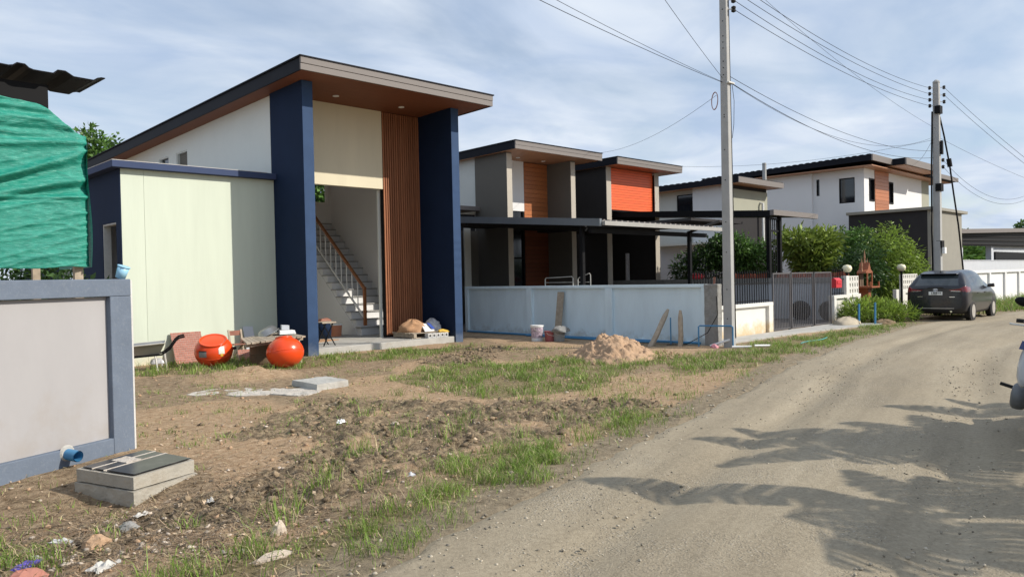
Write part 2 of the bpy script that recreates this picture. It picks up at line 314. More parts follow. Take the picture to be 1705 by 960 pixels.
def gh(x, y):
    x = np.asarray(x, float); y = np.asarray(y, float)
    mud, grass, road, sand = masks(x, y)
    lot = sm(0.0, 0.6, sdf(ROAD, x, y)) * sm(80, 40, np.hypot(x, y))
    b1 = np.abs(2 * vn(x * 5.5, y * 5.5, 3) - 1); b2 = np.abs(2 * vn(x * 13, y * 13, 4) - 1)
    h = 0.03 * (fbm(x * 0.7, y * 0.7, 1, 3) - 0.5) * lot + 0.035 * (fbm(x * 4, y * 4, 2, 4) - 0.5) * lot
    h = h + mud * (0.075 * (b1 - 0.35) + 0.045 * (b2 - 0.3) + 0.05 * (fbm(x * 2.2, y * 2.2, 8, 3) - 0.4))
    h = h + 0.02 * np.exp(-((sdf(ROAD, x, y) - 0.25) / 0.18) ** 2) * (0.3 + vn(x * 4, y * 4, 6)) * lot
    h = h + 0.16 * np.exp(-((x - 5.7) ** 2 / 0.55 + (y - 12.5) ** 2 / 0.35)) * (0.6 + 0.8 * vn(x * 5, y * 5, 12))
    h = h - 0.10 * np.exp(-((x - 0.6) ** 2 + (y - 6.2) ** 2) / 1.6) - 0.05 * np.exp(-((x - 1.7) ** 2 + (y - 6.15) ** 2) / 0.12)
    h = h + 0.10 * sm(14.2, 15.6, y) * sm(9, 13, x) * 0 
    return h - 0.10 * sm(0.02, -0.3, sdf(ROAD, x, y))
def axis_lines(lo, hi, f0, f1, step, far=900):
    mid = list(np.arange(f0, f1 + 1e-6, step)); a = [f0]; d = step
    while a[-1] > lo: d = min(d * 1.05, 40); a.append(a[-1] - d)
    b = [f1]; d = step
    while b[-1] < hi: d = min(d * 1.05, 40); b.append(b[-1] + d)
    return np.array(a[::-1][:-1] + mid + b[1:])
gx = axis_lines(-500, 900, 0.2, 9.5, 0.028); gy = axis_lines(-500, 900, 3.2, 10.0, 0.028)
GX, GY = np.meshgrid(gx, gy); GZ = gh(GX, GY)
nx, ny = len(gx), len(gy)
idx = np.arange(nx * ny).reshape(ny, nx)
F = np.stack([idx[:-1, :-1], idx[:-1, 1:], idx[1:, 1:], idx[1:, :-1]], -1).reshape(-1, 4)
def ground_material():
    m = bpy.data.materials.new('yard_soil'); m.use_nodes = True; t = m.node_tree; L = t.links.new; b = t.nodes['Principled BSDF']
    b.inputs['Roughness'].default_value = 0.95; b.inputs['Specular IOR Level'].default_value = 0.2
    at = nn(t, 'ShaderNodeAttribute', attribute_name='mask'); sp = nn(t, 'ShaderNodeSeparateColor'); L(at.outputs['Color'], sp.inputs[0])
    g = nn(t, 'ShaderNodeNewGeometry'); pos = g.outputs['Position']
    def noise(s, d=8, r=0.65):
        n = nn(t, 'ShaderNodeTexNoise'); n.inputs['Scale'].default_value = s; n.inputs['Detail'].default_value = d; n.inputs['Roughness'].default_value = r; L(pos, n.inputs['Vector']); return n.outputs[0]
    def ramp(f, stops):
        r = nn(t, 'ShaderNodeValToRGB'); e = r.color_ramp.elements
        while len(e) < len(stops): e.new(0.5)
        for k, (p, c) in enumerate(stops): e[k].position = p; e[k].color = (*c, 1)
        L(f, r.inputs[0]); return r.outputs[0]
    def mix(f, a, bb):
        x = nn(t, 'ShaderNodeMix', data_type='RGBA'); L(f, x.inputs['Factor']); L(a, x.inputs['A']); L(bb, x.inputs['B']); return x.outputs['Result']
    def edge(f, s, amt):                               # roughen a mask with noise
        n = noise(s); a = nn(t, 'ShaderNodeMath', operation='MULTIPLY_ADD'); L(n, a.inputs[0]); a.inputs[1].default_value = amt; L(f, a.inputs[2])
        r = nn(t, 'ShaderNodeMapRange'); r.inputs['From Min'].default_value = 0.35 + amt * 0.5; r.inputs['From Max'].default_value = 0.65 + amt * 0.5; L(a.outputs[0], r.inputs[0]); return r.outputs[0]
    dirt = ramp(noise(9), [(0.3, (0.15, 0.105, 0.062)), (0.5, (0.31, 0.225, 0.143)), (0.7, (0.47, 0.36, 0.24))])
    sand = ramp(noise(14), [(0.3, (0.30, 0.19, 0.105)), (0.55, (0.47, 0.33, 0.208)), (0.72, (0.58, 0.435, 0.295))])
    mud = ramp(noise(16), [(0.32, (0.095, 0.07, 0.046)), (0.5, (0.235, 0.175, 0.112)), (0.66, (0.40, 0.31, 0.20))])
    gsoil = ramp(noise(20), [(0.3, (0.10, 0.085, 0.04)), (0.5, (0.24, 0.19, 0.10)), (0.7, (0.40, 0.31, 0.185))])
    road = ramp(noise(11), [(0.3, (0.17, 0.135, 0.09)), (0.52, (0.29, 0.235, 0.16)), (0.72, (0.38, 0.315, 0.22))])
    c = mix(edge(sp.outputs['Blue'], 6, 0.9), dirt, sand)
    c = mix(edge(sp.outputs['Red'], 9, 0.9), c, mud)
    c = mix(edge(sp.outputs['Green'], 9, 0.9), c, gsoil)
    at2 = nn(t, 'ShaderNodeAttribute', attribute_name='roadside'); c = mix(edge(at2.outputs['Fac'], 7, 0.8), c, road)
    # pale and dark specks of gravel and straw
    vo = nn(t, 'ShaderNodeTexVoronoi'); vo.inputs['Scale'].default_value = 55; L(pos, vo.inputs['Vector'])
    spk = nn(t, 'ShaderNodeMapRange'); spk.inputs['From Min'].default_value = 0.22; spk.inputs['From Max'].default_value = 0.12; L(vo.outputs['Distance'], spk.inputs[0])
    sc2 = nn(t, 'ShaderNodeSeparateColor'); L(vo.outputs['Color'], sc2.inputs[0])
    th = nn(t, 'ShaderNodeMath', operation='GREATER_THAN'); L(sc2.outputs[0], th.inputs[0]); th.inputs[1].default_value = 0.72
    mm = nn(t, 'ShaderNodeMath', operation='MULTIPLY'); L(spk.outputs[0], mm.inputs[0]); L(th.outputs[0], mm.inputs[1])
    m2 = nn(t, 'ShaderNodeMath', operation='MULTIPLY'); L(mm.outputs[0], m2.inputs[0]); m2.inputs[1].default_value = 0.55
    pal = ramp(sc2.outputs[1], [(0.0, (0.10, 0.075, 0.05)), (0.5, (0.34, 0.27, 0.19)), (1.0, (0.55, 0.49, 0.40))])
    c = mix(m2.outputs[0], c, pal)
    L(c, b.inputs['Base Color'])
    h1 = noise(45, 10, 0.7); bu = nn(t, 'ShaderNodeBump'); bu.inputs['Strength'].default_value = 0.9; bu.inputs['Distance'].default_value = 0.035; L(h1, bu.inputs['Height'])
    bu2 = nn(t, 'ShaderNodeBump'); bu2.inputs['Strength'].default_value = 0.5; bu2.inputs['Distance'].default_value = 0.01; L(noise(140, 4), bu2.inputs['Height']); L(bu.outputs[0], bu2.inputs['Normal']); L(bu2.outputs[0], b.inputs['Normal'])
    return m
M_soil = ground_material()
ground = npmesh('ground', np.stack([GX.ravel(), GY.ravel(), GZ.ravel()], -1), F, M_soil, smooth=True)
mud_, grass_, road_, sand_ = masks(GX.ravel(), GY.ravel())
far_ = sm(30, 80, np.hypot(GX.ravel(), GY.ravel())); grass_ = np.maximum(grass_, far_)
ca = ground.data.color_attributes.new('mask', 'FLOAT_COLOR', 'POINT')
ca.data.foreach_set('color', np.stack([mud_, grass_, sand_, np.ones_like(mud_)], -1).astype(np.float32).ravel())
fa = ground.data.attributes.new('roadside', 'FLOAT', 'POINT')
fa.data.foreach_set('value', sm(0.75, 0.0, sdf(ROAD, GX.ravel(), GY.ravel())).astype(np.float32))
ground['kind'] = 'structure'

# the gravel road: one sheet with ragged edges that dives below the soil at its sides
ex = np.array([p[0] for p in EDGE], float); ey = np.array([p[1] for p in EDGE], float)
rx = np.array([p[0] for p in ROAD[len(EDGE):]][::-1], float); ry = np.array([p[1] for p in ROAD[len(EDGE):]][::-1], float)
s_ = axis_lines(-60, 105, 1.5, 12, 0.05); t_ = np.concatenate([np.linspace(-0.12, 0.12, 26), np.linspace(0.13, 0.9, 60), np.linspace(0.91, 1.1, 10)])
SX, TT = np.meshgrid(s_, t_)
YL = np.interp(SX, ex, ey); YR = np.interp(SX, rx, ry); RY = YL + (YR - YL) * TT; RX = SX
dm = road_mask(RX, RY)
RZ = 0.012 + 0.02 * (fbm(RX * 0.9, RY * 0.9, 61, 3) - 0.5) + 0.012 * (fbm(RX * 5, RY * 5, 60, 4) - 0.5) - 0.045 * np.exp(-((TT - 0.17) / 0.035) ** 2) - 0.04 * np.exp(-((TT - 0.48) / 0.045) ** 2) + 0.015 * np.exp(-((TT - 0.32) / 0.06) ** 2)
RZ = np.where(dm > -0.12, RZ - 0.32 * np.clip(dm + 0.12, 0, 1), RZ)
i2 = np.arange(RX.size).reshape(RX.shape)
F2 = np.stack([i2[:-1, :-1], i2[1:, :-1], i2[1:, 1:], i2[:-1, 1:]], -1).reshape(-1, 4)
def road_material():
    m = bpy.data.materials.new('gravel_road'); m.use_nodes = True; t = m.node_tree; L = t.links.new; b = t.nodes['Principled BSDF']
    b.inputs['Roughness'].default_value = 0.92; b.inputs['Specular IOR Level'].default_value = 0.25
    g = nn(t, 'ShaderNodeNewGeometry'); pos = g.outputs['Position']
    def noise(s, d=8, r=0.65, vec=pos):
        n = nn(t, 'ShaderNodeTexNoise'); n.inputs['Scale'].default_value = s; n.inputs['Detail'].default_value = d; n.inputs['Roughness'].default_value = r; L(vec, n.inputs['Vector']); return n.outputs[0]
    def ramp(f, stops):
        r = nn(t, 'ShaderNodeValToRGB'); e = r.color_ramp.elements
        while len(e) < len(stops): e.new(0.5)
        for k, (p, c) in enumerate(stops): e[k].position = p; e[k].color = (*c, 1)
        L(f, r.inputs[0]); return r.outputs[0]
    def mix(f, a, bb):
        x = nn(t, 'ShaderNodeMix', data_type='RGBA'); L(f, x.inputs['Factor']); L(a, x.inputs['A']); L(bb, x.inputs['B']); return x.outputs['Result']
    ln = nn(t, 'ShaderNodeAttribute', attribute_name='lane'); mp = nn(t, 'ShaderNodeMapping'); mp.inputs['Scale'].default_value = (0.14, 7.0, 1); L(ln.outputs['Vector'], mp.inputs[0])
    base = ramp(noise(1.6, 6, 0.6, mp.outputs[0]), [(0.30, (0.19, 0.157, 0.11)), (0.5, (0.325, 0.273, 0.195)), (0.70, (0.44, 0.376, 0.277))])
    fine = ramp(noise(30, 9, 0.75), [(0.30, (0.16, 0.133, 0.092)), (0.5, (0.32, 0.27, 0.192)), (0.70, (0.46, 0.395, 0.29))])
    x = nn(t, 'ShaderNodeMix', data_type='RGBA'); x.inputs['Factor'].default_value = 0.5; L(base, x.inputs['A']); L(fine, x.inputs['B']); c = x.outputs['Result']
    # gravelly patches
    pf = nn(t, 'ShaderNodeMapRange'); pf.inputs['From Min'].default_value = 0.46; pf.inputs['From Max'].default_value = 0.62; L(noise(0.9, 5, 0.6), pf.inputs[0])
    vo = nn(t, 'ShaderNodeTexVoronoi'); vo.inputs['Scale'].default_value = 48; L(pos, vo.inputs['Vector']); s2 = nn(t, 'ShaderNodeSeparateColor'); L(vo.outputs['Color'], s2.inputs[0])
    stone = ramp(s2.outputs[0], [(0.0, (0.15, 0.135, 0.11)), (0.5, (0.33, 0.29, 0.23)), (1.0, (0.60, 0.55, 0.47))])
    md = nn(t, 'ShaderNodeMapRange'); md.inputs['From Min'].default_value = 0.45; md.inputs['From Max'].default_value = 0.25; L(vo.outputs['Distance'], md.inputs[0])
    mu = nn(t, 'ShaderNodeMath', operation='MULTIPLY'); L(md.outputs[0], mu.inputs[0]); L(pf.outputs[0], mu.inputs[1])
    mu2 = nn(t, 'ShaderNodeMath', operation='MULTIPLY'); L(mu.outputs[0], mu2.inputs[0]); mu2.inputs[1].default_value = 0.6
    c = mix(mu2.outputs[0], c, stone)
    L(c, b.inputs['Base Color'])
    bu = nn(t, 'ShaderNodeBump'); bu.inputs['Strength'].default_value = 0.55; bu.inputs['Distance'].default_value = 0.02; L(noise(60, 8, 0.75), bu.inputs['Height'])
    bu2 = nn(t, 'ShaderNodeBump'); bu2.inputs['Distance'].default_value = 0.012; L(mu.outputs[0], bu2.inputs['Height']); bu2.inputs['Strength'].default_value = 0.6; L(bu.outputs[0], bu2.inputs['Normal']); L(bu2.outputs[0], b.inputs['Normal'])
    return m
M_road = road_material()
road = npmesh('gravel_road', np.stack([RX.ravel(), RY.ravel(), RZ.ravel()], -1), F2[:, ::-1], M_road, smooth=True); road['kind'] = 'structure'
la = road.data.attributes.new('lane', 'FLOAT_VECTOR', 'POINT'); la.data.foreach_set('vector', np.stack([SX.ravel(), TT.ravel(), np.zeros(SX.size)], -1).astype(np.float32).ravel())
# ------------------------------------------------------------------ house 1: navy and cream house still being finished
def slope(z0, y0, k): return lambda y: z0 - k * (y - y0)
h1 = root('modern_house', 'tall unfinished cream house with navy pillars, brown slatted panel and open stairwell', 'house', (9, 16, 0))
sf = slope(5.945, 14.0, 0.022)                        # underside of the sloping roof
def sloped(name, m, par, x0, x1, y0, y1, zb, off=0.0, f=None, bevel=0.0):
    f = f or sf
    return MB().prism([(y0, zb), (y1, zb), (y1, f(y1) + off), (y0, f(y0) + off)], x0, x1, 'x').build(name, m, par, bevel=bevel)
roof = sloped('roof', M_darkroof, h1, 7.87, 13.13, 14.04, 28.5, 0, 0.26)
me = roof.data
for v in me.vertices:                                 # the slab starts just above the soffit
    if v.co.z < 1: v.co.z = sf(v.co.y + 16) + 0.025
MB().prism([(14.05, sf(14.05)), (28.45, sf(28.45)), (28.45, sf(28.45) + 0.022), (14.05, sf(14.05) + 0.022)], 7.88, 13.12, 'x').build('soffit', M_soffit, h1)
for k, (a, b) in enumerate(((-0.012, 0.118), (0.124, 0.252))):
    Bx('fascia_board', M_fascia, h1, 7.83, 13.17, 14.0 - 0.012 * k, 14.04, sf(14) + a, sf(14) + b, 0.004)
MB().prism([(13.97, sf(13.97) + 0.254), (28.5, sf(28.5) + 0.262), (28.5, sf(28.5) + 0.29), (13.97, sf(13.97) + 0.282)], 7.80, 13.2, 'x').build('roof_trim', M_darkroof, h1)
for x0, x1 in ((7.835, 7.868), (13.132, 13.165)):
    MB().prism([(14.042, sf(14) - 0.012), (28.5, sf(28.5) - 0.012), (28.5, sf(28.5) + 0.25), (14.042, sf(14) + 0.25)], x0, x1, 'x').build('verge_board', M_darkroof, h1)
dl = MB(); dl.lathe([(0.075, 0), (0.075, -0.012), (0.055, -0.014), (0.05, -0.002)], (9.52, 15.44, sf(15.44)), 20)
d1 = dl.build('downlight', M_plasticw, h1); piece(d1, (1.85, -0.02, 0))
# pillars
pl = MB().prism([(14.7, -0.1), (16.15, -0.1), (16.15, sf(16.15)), (14.7, sf(14.7))], 8.225, 8.49, 'x').build('pillar', M_navy, h1, bevel=0.008)
pr = MB().prism([(14.75, -0.1), (16.235, -0.1), (16.235, sf(16.23)), (14.75, sf(14.75))], 12.40, 12.655, 'x').build('pillar', M_navy, h1, bevel=0.008)
MB().box(12.745, 12.85, 16.24, 16.32, -.1, 5.85).box(12.745, 12.85, 17.4, 21, -.1, 5.85).box(12.745, 12.85, 16.32, 17.4, -.1, .9).box(12.745, 12.85, 16.32, 17.4, 2.7, 5.85).build('side_wall', M_navy, h1)
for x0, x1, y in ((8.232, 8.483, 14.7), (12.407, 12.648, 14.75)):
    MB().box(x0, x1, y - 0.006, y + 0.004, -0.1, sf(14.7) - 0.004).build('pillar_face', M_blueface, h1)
# annex on the left
Bx('annex_wall', M_cream, h1, 5.425, 8.224, 16.05, 16.2, -0.1, 3.92)
Bx('annex_wall', M_cream, h1, 4.99, 5.42, 16.05, 16.2, -0.1, 3.92)
Bx('annex_trim', M_navy, h1, 4.972, 4.988, 16.056, 16.2, -0.1, 3.92)
s1 = MB()
for a in ((16.2, 16.33, -0.1, 3.92), (17.2, 18.9, -0.1, 3.92), (20.3, 24, -0.1, 3.92), (16.33, 17.2, 2.88, 3.92), (16.33, 17.2, -0.1, 0.5), (18.9, 20.3, 2.88, 3.92), (18.9, 20.3, -0.1, 0.5)):
    s1.box(4.972, 5.12, *a)
s1.build('annex_side_wall', M_navy, h1)
for y0, y1 in ((16.33, 17.2), (18.9, 20.3)):
    MB().box(4.985, 5.125, y0, y0 + 0.03, 0.5, 2.88).box(4.985, 5.125, y1 - 0.03, y1, 0.5, 2.88).box(4.985, 5.125, y0 + 0.03, y1 - 0.03, 2.85, 2.88).build('window_reveal', M_plaster, h1)
Bx('annex_inner_wall', M_plaster, h1, 6.4, 6.5, 16.2, 24, 0, 3.9)
cn = MB().box(4.80, 8.222, 15.9, 24.2, 3.925, 4.055).build('annex_roof_slab', M_cornice, h1, bevel=0.006)
Bx('annex_roof_trim', M_plaster, h1, 4.797, 8.0, 15.897, 24.2, 4.056, 4.066)
# upper side wall with two small windows
u = MB().prism([(16.15, 5.32), (28.3, 5.32), (28.3, sf(28.3)), (16.15, sf(16.15))], 8.31, 8.44, 'x')
for y0, y1 in ((16.15, 21.16), (21.93, 22.52), (23.27, 28.3)): u.box(8.31, 8.44, y0, y1, 4.4, 5.32)
u.box(8.31, 8.44, 16.15, 28.3, 0.2, 4.4).build('side_wall', M_pale, h1)
for (y0, y1), mm in (((21.16, 21.93), M_taupe), ((22.52, 23.27), M_glass)):
    wn = MB().box(8.40, 8.425, y0, y1, 4.4, 5.32).build('window', mm, h1)
    MB().box(8.33, 8.40, y0, y0 + 0.03, 4.4, 5.32).box(8.33, 8.40, y1 - 0.03, y1, 4.4, 5.32).box(8.33, 8.40, y0 + 0.03, y1 - 0.03, 5.29, 5.32).build('window_frame', M_pale, wn)
# wall over the doorway, jamb, slatted panel
MB().prism([(16.1, 3.93), (16.25, 3.93), (16.25, sf(16.25)), (16.1, sf(16.1))], 8.44, 11.235, 'x').build('front_wall', M_ivory, h1)
Bx('door_jamb', M_pale, h1, 11.17, 11.235, 16.25, 16.30, 0.15, 3.93)
Bx('slat_backing', M_black, h1, 11.24, 12.40, 16.13, 16.23, 0.15, 5.885)
ns = 17
sl = MB().box(11.245, 11.288, 16.08, 16.13, 0.2, 5.885).build('slat', M_slat, h1, bevel=0.004)
for k in range(1, ns): piece(sl, (k * 0.0692, 0, 0))
Bx('slat_backing', M_black, h1, 11.236, 11.24, 16.1, 16.23, 0.15, 5.885)
# porch floor and stairwell
fl = MB().box(8.491, 12.399, 14.78, 17.3, -0.1, 0.15).box(8.45, 12.6, 17.301, 22, -0.1, 0.15).build('porch_floor', M_concrete, h1, bevel=0.012)
MB().box(12.62, 12.74, 16.24, 16.32, .15, 5.84).box(12.62, 12.74, 17.4, 21, .15, 5.84).box(12.62, 12.74, 16.32, 17.4, .15, .9).box(12.62, 12.74, 16.32, 17.4, 2.7, 5.84).build('stairwell_wall', M_white, h1)
bw = MB()
for a in ((10.9, 11.75, 0.15, 4.8), (12.5, 12.62, 0.15, 4.8), (11.75, 12.5, 0.15, 4.02)): bw.box(a[0], a[1], 20.9, 21.0, a[2], a[3])
bw.build('stairwell_wall', M_white, h1)
win = MB().box(11.75, 11.80, 20.92, 20.98, 4.02, 4.75).box(12.45, 12.5, 20.92, 20.98, 4.02, 4.75).box(11.80, 12.45, 20.92, 20.98, 4.02, 4.07).build('window', M_plasticw, h1)
stair = MB().box(11.28, 12.61, 17.302, 17.53, 0.151, 0.39).build('staircase', M_white, h1)
for n in range(1, 17):
    y = 17.3 + 0.24 * (n - 1); z = 0.17 + 0.203 * n
    if n > 1:
        MB().box(11.28, 12.61, y + 0.001, min(y + 0.239, 20.89), max(0.151, z - 0.9), z - 0.03).build('step', M_white, stair)
    MB().box(11.24, 12.615, y - 0.03, min(y + 0.235, 20.89), z - 0.029, z).build('tread', M_tread, stair)
MB().prism([(17.5, 0.15), (20.88, 0.15), (20.88, 3.1), (20.6, 2.9), (17.6, 0.36)], 11.26, 11.279, 'x').build('stringer', M_white, stair)
rail = MB().bar((11.5, 17.45, 0.40), (11.5, 17.45, 1.44), 0.07).bar((11.5, 17.45, 1.40), (11.5, 20.6, 4.06), 0.075, 0.055).build('handrail', M_rail, h1)
MB().bar((11.5, 17.5, 0.62), (11.5, 20.6, 3.24), 0.035, 0.05).build('lower_rail', M_plasticw, rail)
ba = MB().bar((11.5, 17.78, 0.86), (11.5, 17.78, 1.66), 0.022).build('baluster', M_plasticw, rail)
for k in range(1, 11): piece(ba, (0, 0.27 * k, 0.2278 * k))

# ------------------------------------------------------------------ house 2 and 3: the taupe pair
def planks(par, m, x0, x1, y, z0, z1, n, depth=0.02, name='plank'):
    h = (z1 - z0) / n
    p = MB().box(x0, x1, y - depth, y, z0 + 0.004, z0 + h - 0.004).build(name, m, par, bevel=0.003)
    for k in range(1, n): piece(p, (0, 0, h * k))
    return p
def flat_roof(par, x0, x1, y0, y1, z_top, th, k, m_soff, fas=M_fascia, boards=2, corr=False):
    f = slope(z_top - th, y0, k)
    MB().prism([(y0 + 0.04, f(y0) + 0.024), (y1, f(y1) + 0.024), (y1, f(y1) + th), (y0 + 0.04, f(y0) + th)], x0 + 0.035, x1 - 0.035, 'x').build('roof', M_darkroof, par)
    MB().prism([(y0 + 0.045, f(y0)), (y1 - .04, f(y1)), (y1 - .04, f(y1) + 0.022), (y0 + 0.045, f(y0) + 0.022)], x0 + 0.036, x1 - 0.036, 'x').build('soffit', m_soff, par)
    h = th / boards
    for b in range(boards):
        Bx('fascia_board', fas, par, x0, x1, y0 - 0.01 * b, y0 + 0.038, f(y0) - 0.01 + h * b, f(y0) - 0.014 + h * (b + 1))
    for a, c in ((x0 + 0.002, x0 + 0.034), (x1 - 0.034, x1 - 0.002)):
        MB().prism([(y0 + 0.04, f(y0) - 0.01), (y1, f(y1) - 0.01), (y1, f(y1) + th), (y0 + 0.04, f(y0) + th)], a, c, 'x').build('verge_board', M_darkroof, par)
    if corr:
        c = MB(); y = y0
        while y < y1: c.prism([(y, f(y) + th), (y + 0.3, f(y) + th), (y + 0.22, f(y) + th + 0.03), (y + 0.08, f(y) + th + 0.03)], x0 + .04, x1 - .04, 'x'); y += 0.36
        c.build('roof_rib', M_darkroof, par)['kind'] = 'stuff'
    else:
        MB().prism([(y0 - 0.03, f(y0) + th + 0.002), (y1, f(y1) + th + 0.002), (y1, f(y1) + th + 0.025), (y0 - 0.03, f(y0) + th + 0.025)], x0 - 0.03, x1 + 0.03, 'x').build('roof_trim', M_darkroof, par)
    return f
h2 = root('modern_house', 'taupe house behind the light blue wall with wood planked front between two pillars', 'house', (20, 20, 0))
f2 = flat_roof(h2, 18.03, 22.65, 18.1, 28, 6.22, 0.26, 0.012, M_soffit2)
d2 = MB().lathe([(0.08, 0), (0.08, -0.012), (0.055, -0.014), (0.05, -0.002)], (19.48, 19.44, f2(19.44)), 16).build('downlight', M_plasticw, h2); piece(d2, (1.38, 0.04, 0))
MB().prism([(18.8, 0), (20.45, 0), (20.45, f2(20.45)), (18.8, f2(18.8))], 18.27, 18.53, 'x').build('pillar', M_taupe, h2, bevel=0.01)
MB().prism([(18.8, 0), (21, 0), (21, f2(21)), (18.8, f2(18.8))], 21.62, 21.88, 'x').build('pillar', M_taupe, h2, bevel=0.01)
for x0, x1 in ((18.275, 18.525), (21.625, 21.875)): Bx('pillar_face', M_beige, h2, x0, x1, 18.793, 18.802, 0, 5.9)
MB().prism([(20.45, 0), (27.5, 0), (27.5, f2(27.5)), (20.45, f2(20.45))], 18.34, 18.5, 'x').build('side_wall', M_pale, h2)
MB().prism([(20.0, 4.08), (20.15, 4.08), (20.15, f2(20.15)), (20.0, f2(20))], 18.53, 20.32, 'x').build('front_wall', M_white, h2)
Bx('wall_panel', M_charcoal, h2, 18.53, 19.55, 20.0, 20.15, 0.2, 4.075)
dr = MB().box(19.56, 20.3, 20.06, 20.1, 0.2, 4.07).build('window', M_glass, h2)
MB().box(19.56, 19.62, 20.0, 20.058, 0.2, 4.07).box(20.24, 20.3, 20.0, 20.058, 0.2, 4.07).box(19.62, 20.24, 20.0, 20.058, 3.7, 3.76).box(19.62, 20.24, 20.0, 20.058, 2.3, 2.36).build('window_frame', M_black, dr)
Bx('wall_panel', M_black, h2, 20.325, 21.62, 20.02, 20.12, 0.2, 5.93)
planks(h2, M_wood2, 20.33, 21.615, 20.02, 3.47, 5.92, 15); planks(h2, M_wood2_shaded, 20.33, 21.615, 20.02, 0.3, 3.46, 19)  # lower planks carry the canopy shade in their colour
Bx('annex_wall', M_charcoal, h2, 15.6, 18.27, 20.5, 20.65, 0, 3.9)
Bx('annex_wall', M_taupe, h2, 16.9, 18.268, 20.35, 20.499, 0, 3.3)
MB().box(15.3, 18.27, 20.2, 27, 4.02, 4.17).build('annex_roof_slab', M_fascia, h2, bevel=0.008)
Bx('annex_roof_slab', M_taupe, h2, 15.5, 17.4, 20.3, 20.5, 3.6, 3.8)
Bx('annex_post', M_pale, h2, 17.45, 17.75, 20.16, 20.199, 0, 3.4)

h3 = root('modern_house', 'dark grey house with bright orange planked upper front', 'house', (25.5, 20, 0))
f3 = flat_roof(h3, 23.6, 28.1, 18.1, 33, 6.2, 0.26, 0.012, M_soffit2)
MB().prism([(18.83, 0), (32.5, 0), (32.5, f3(32.5)), (18.83, f3(18.83))], 23.78, 23.96, 'x').build('side_wall', M_charcoal, h3)
for x0, x1 in ((23.77, 24.07), (27.05, 27.36)):
    MB().box(x0, x1, 18.8, 18.828, 0, 5.92).build('pillar', M_beige, h3, bevel=0.008)
Bx('wall_panel', M_black, h3, 24.07, 27.05, 18.93, 19.05, 4.2, 5.92)
planks(h3, M_orange, 24.075, 27.045, 18.93, 4.25, 5.92, 16)
Bx('front_wall', M_charcoal, h3, 24.0, 27.19, 22.6, 22.75, 0, 4.2)
Bx('side_wall', M_charcoal, h3, 27.2, 27.36, 18.83, 32, 0, 5.85)
Bx('porch_ceiling', M_charcoal, h3, 23.97, 27.3, 19.06, 22.6, 4.1, 4.19)
Bx('door', M_black, h3, 25.6, 26.6, 22.55, 22.599, 0.2, 2.6)
cu = MB()
for k in range(8): cu.bar((26.55 + 0.03 * k, 20.0 + 0.04 * (k % 2), 0.6), (26.57 + 0.027 * k, 20.0 + 0.04 * (k % 2), 2.55), 0.04)
cu.build('curtain', M_clear, h3)

# ------------------------------------------------------------------ house 4: white behind the pole
h4 = root('white_house', 'white house behind the near pole with black ribbed roof and grey banded front', 'house', (35, 20, 0))
f4 = flat_roof(h4, 32.73, 37.3, 18.0, 30, 6.16, 0.27, 0.010, M_soffit2, boards=1, corr=True)
MB().prism([(18.8, 0), (20.81, 0), (20.81, f4(20.81)), (18.8, f4(18.8))], 33.2, 33.4, 'x').build('side_wall', M_white, h4)
MB().prism([(20.812, 0), (27.8, 0), (27.8, f4(27.8)), (20.812, f4(20.81))], 33.55, 33.75, 'x').build('side_wall', M_pale, h4)
wn = Bx('window', M_glass, h4, 33.52, 33.56, 20.95, 21.9, 4.6, 5.6)
MB().box(33.49, 33.52, 20.93, 20.98, 4.55, 5.64).box(33.49, 33.52, 21.87, 21.92, 4.55, 5.64).box(33.49, 33.52, 20.98, 21.87, 5.6, 5.64).build('window_frame', M_black, wn)
Bx('front_wall', M_charcoal, h4, 33.41, 37.0, 18.8, 19.0, 0, 5.88)
Bx('wall_band', M_olive, h4, 33.41, 37.0, 18.76, 18.797, 4.55, 5.7)
MB().tube([(36.2, 18.6, 3.2), (36.2, 18.6, 5.1), (36.2, 18.75, 5.12)], 0.07, 8).build('vent_pipe', M_plasticw, h4)
MB().tube([(37.6, 19.2, 5.0), (37.6, 19.2, 7.35)], 0.11, 8).build('vent_pipe', M_pole, h4)
Bx('canopy_slab', M_pale, h4, 32.2, 33.19, 19.2, 22.5, 3.02, 3.12)
Bx('lower_wall', M_lot, h4, 32.6, 32.8, 18.9, 22.4, 0, 3.0)

# ------------------------------------------------------------------ house 5: white two storey house on the right
h5 = root('white_house', 'two storey white house at the right with a wood strip and a low taupe garage', 'house', (46, 17, 0))
def f5(y): return 7.33
ro = MB().prism([(15.3, 7.42), (25.5, 7.22), (25.5, 7.5), (15.3, 7.74)], 41.8, 47.5, 'x').build('roof', M_darkroof, h5)
MB().box(41.75, 45.2, 15.22, 15.298, 7.4, 7.73).build('fascia_board', M_fascia, h5)
MB().prism([(14.55, 7.36), (22, 7.3), (22, 7.66), (14.55, 7.72)], 44.6, 50.2, 'x').build('roof', M_darkroof, h5)
MB().box(44.55, 50.25, 14.47, 14.548, 7.34, 7.71).build('fascia_board', M_fascia, h5)
MB().box(44.62, 50.18, 14.56, 22, 7.30, 7.355).build('soffit', M_soffit2, h5)
MB().prism([(15.0, 7.22), (24, 7.1), (24, 7.35), (15.0, 7.47)], 50.2, 55.6, 'x').build('roof', M_darkroof, h5)
MB().box(50.26, 55.65, 14.93, 14.998, 7.2, 7.46).build('fascia_board', M_fascia, h5)
MB().box(41.85, 55.5, 15.31, 24, 7.15, 7.195).build('soffit', M_soffit2, h5)
cr = MB(); y = 15.3
while y < 25.4: z = 7.74 - 0.0235 * (y - 15.3); cr.prism([(y, z), (y + 0.3, z), (y + 0.22, z + 0.03), (y + 0.08, z + 0.03)], 41.82, 47.4, 'x'); y += 0.37
cr.build('roof_rib', M_darkroof, h5)['kind'] = 'stuff'
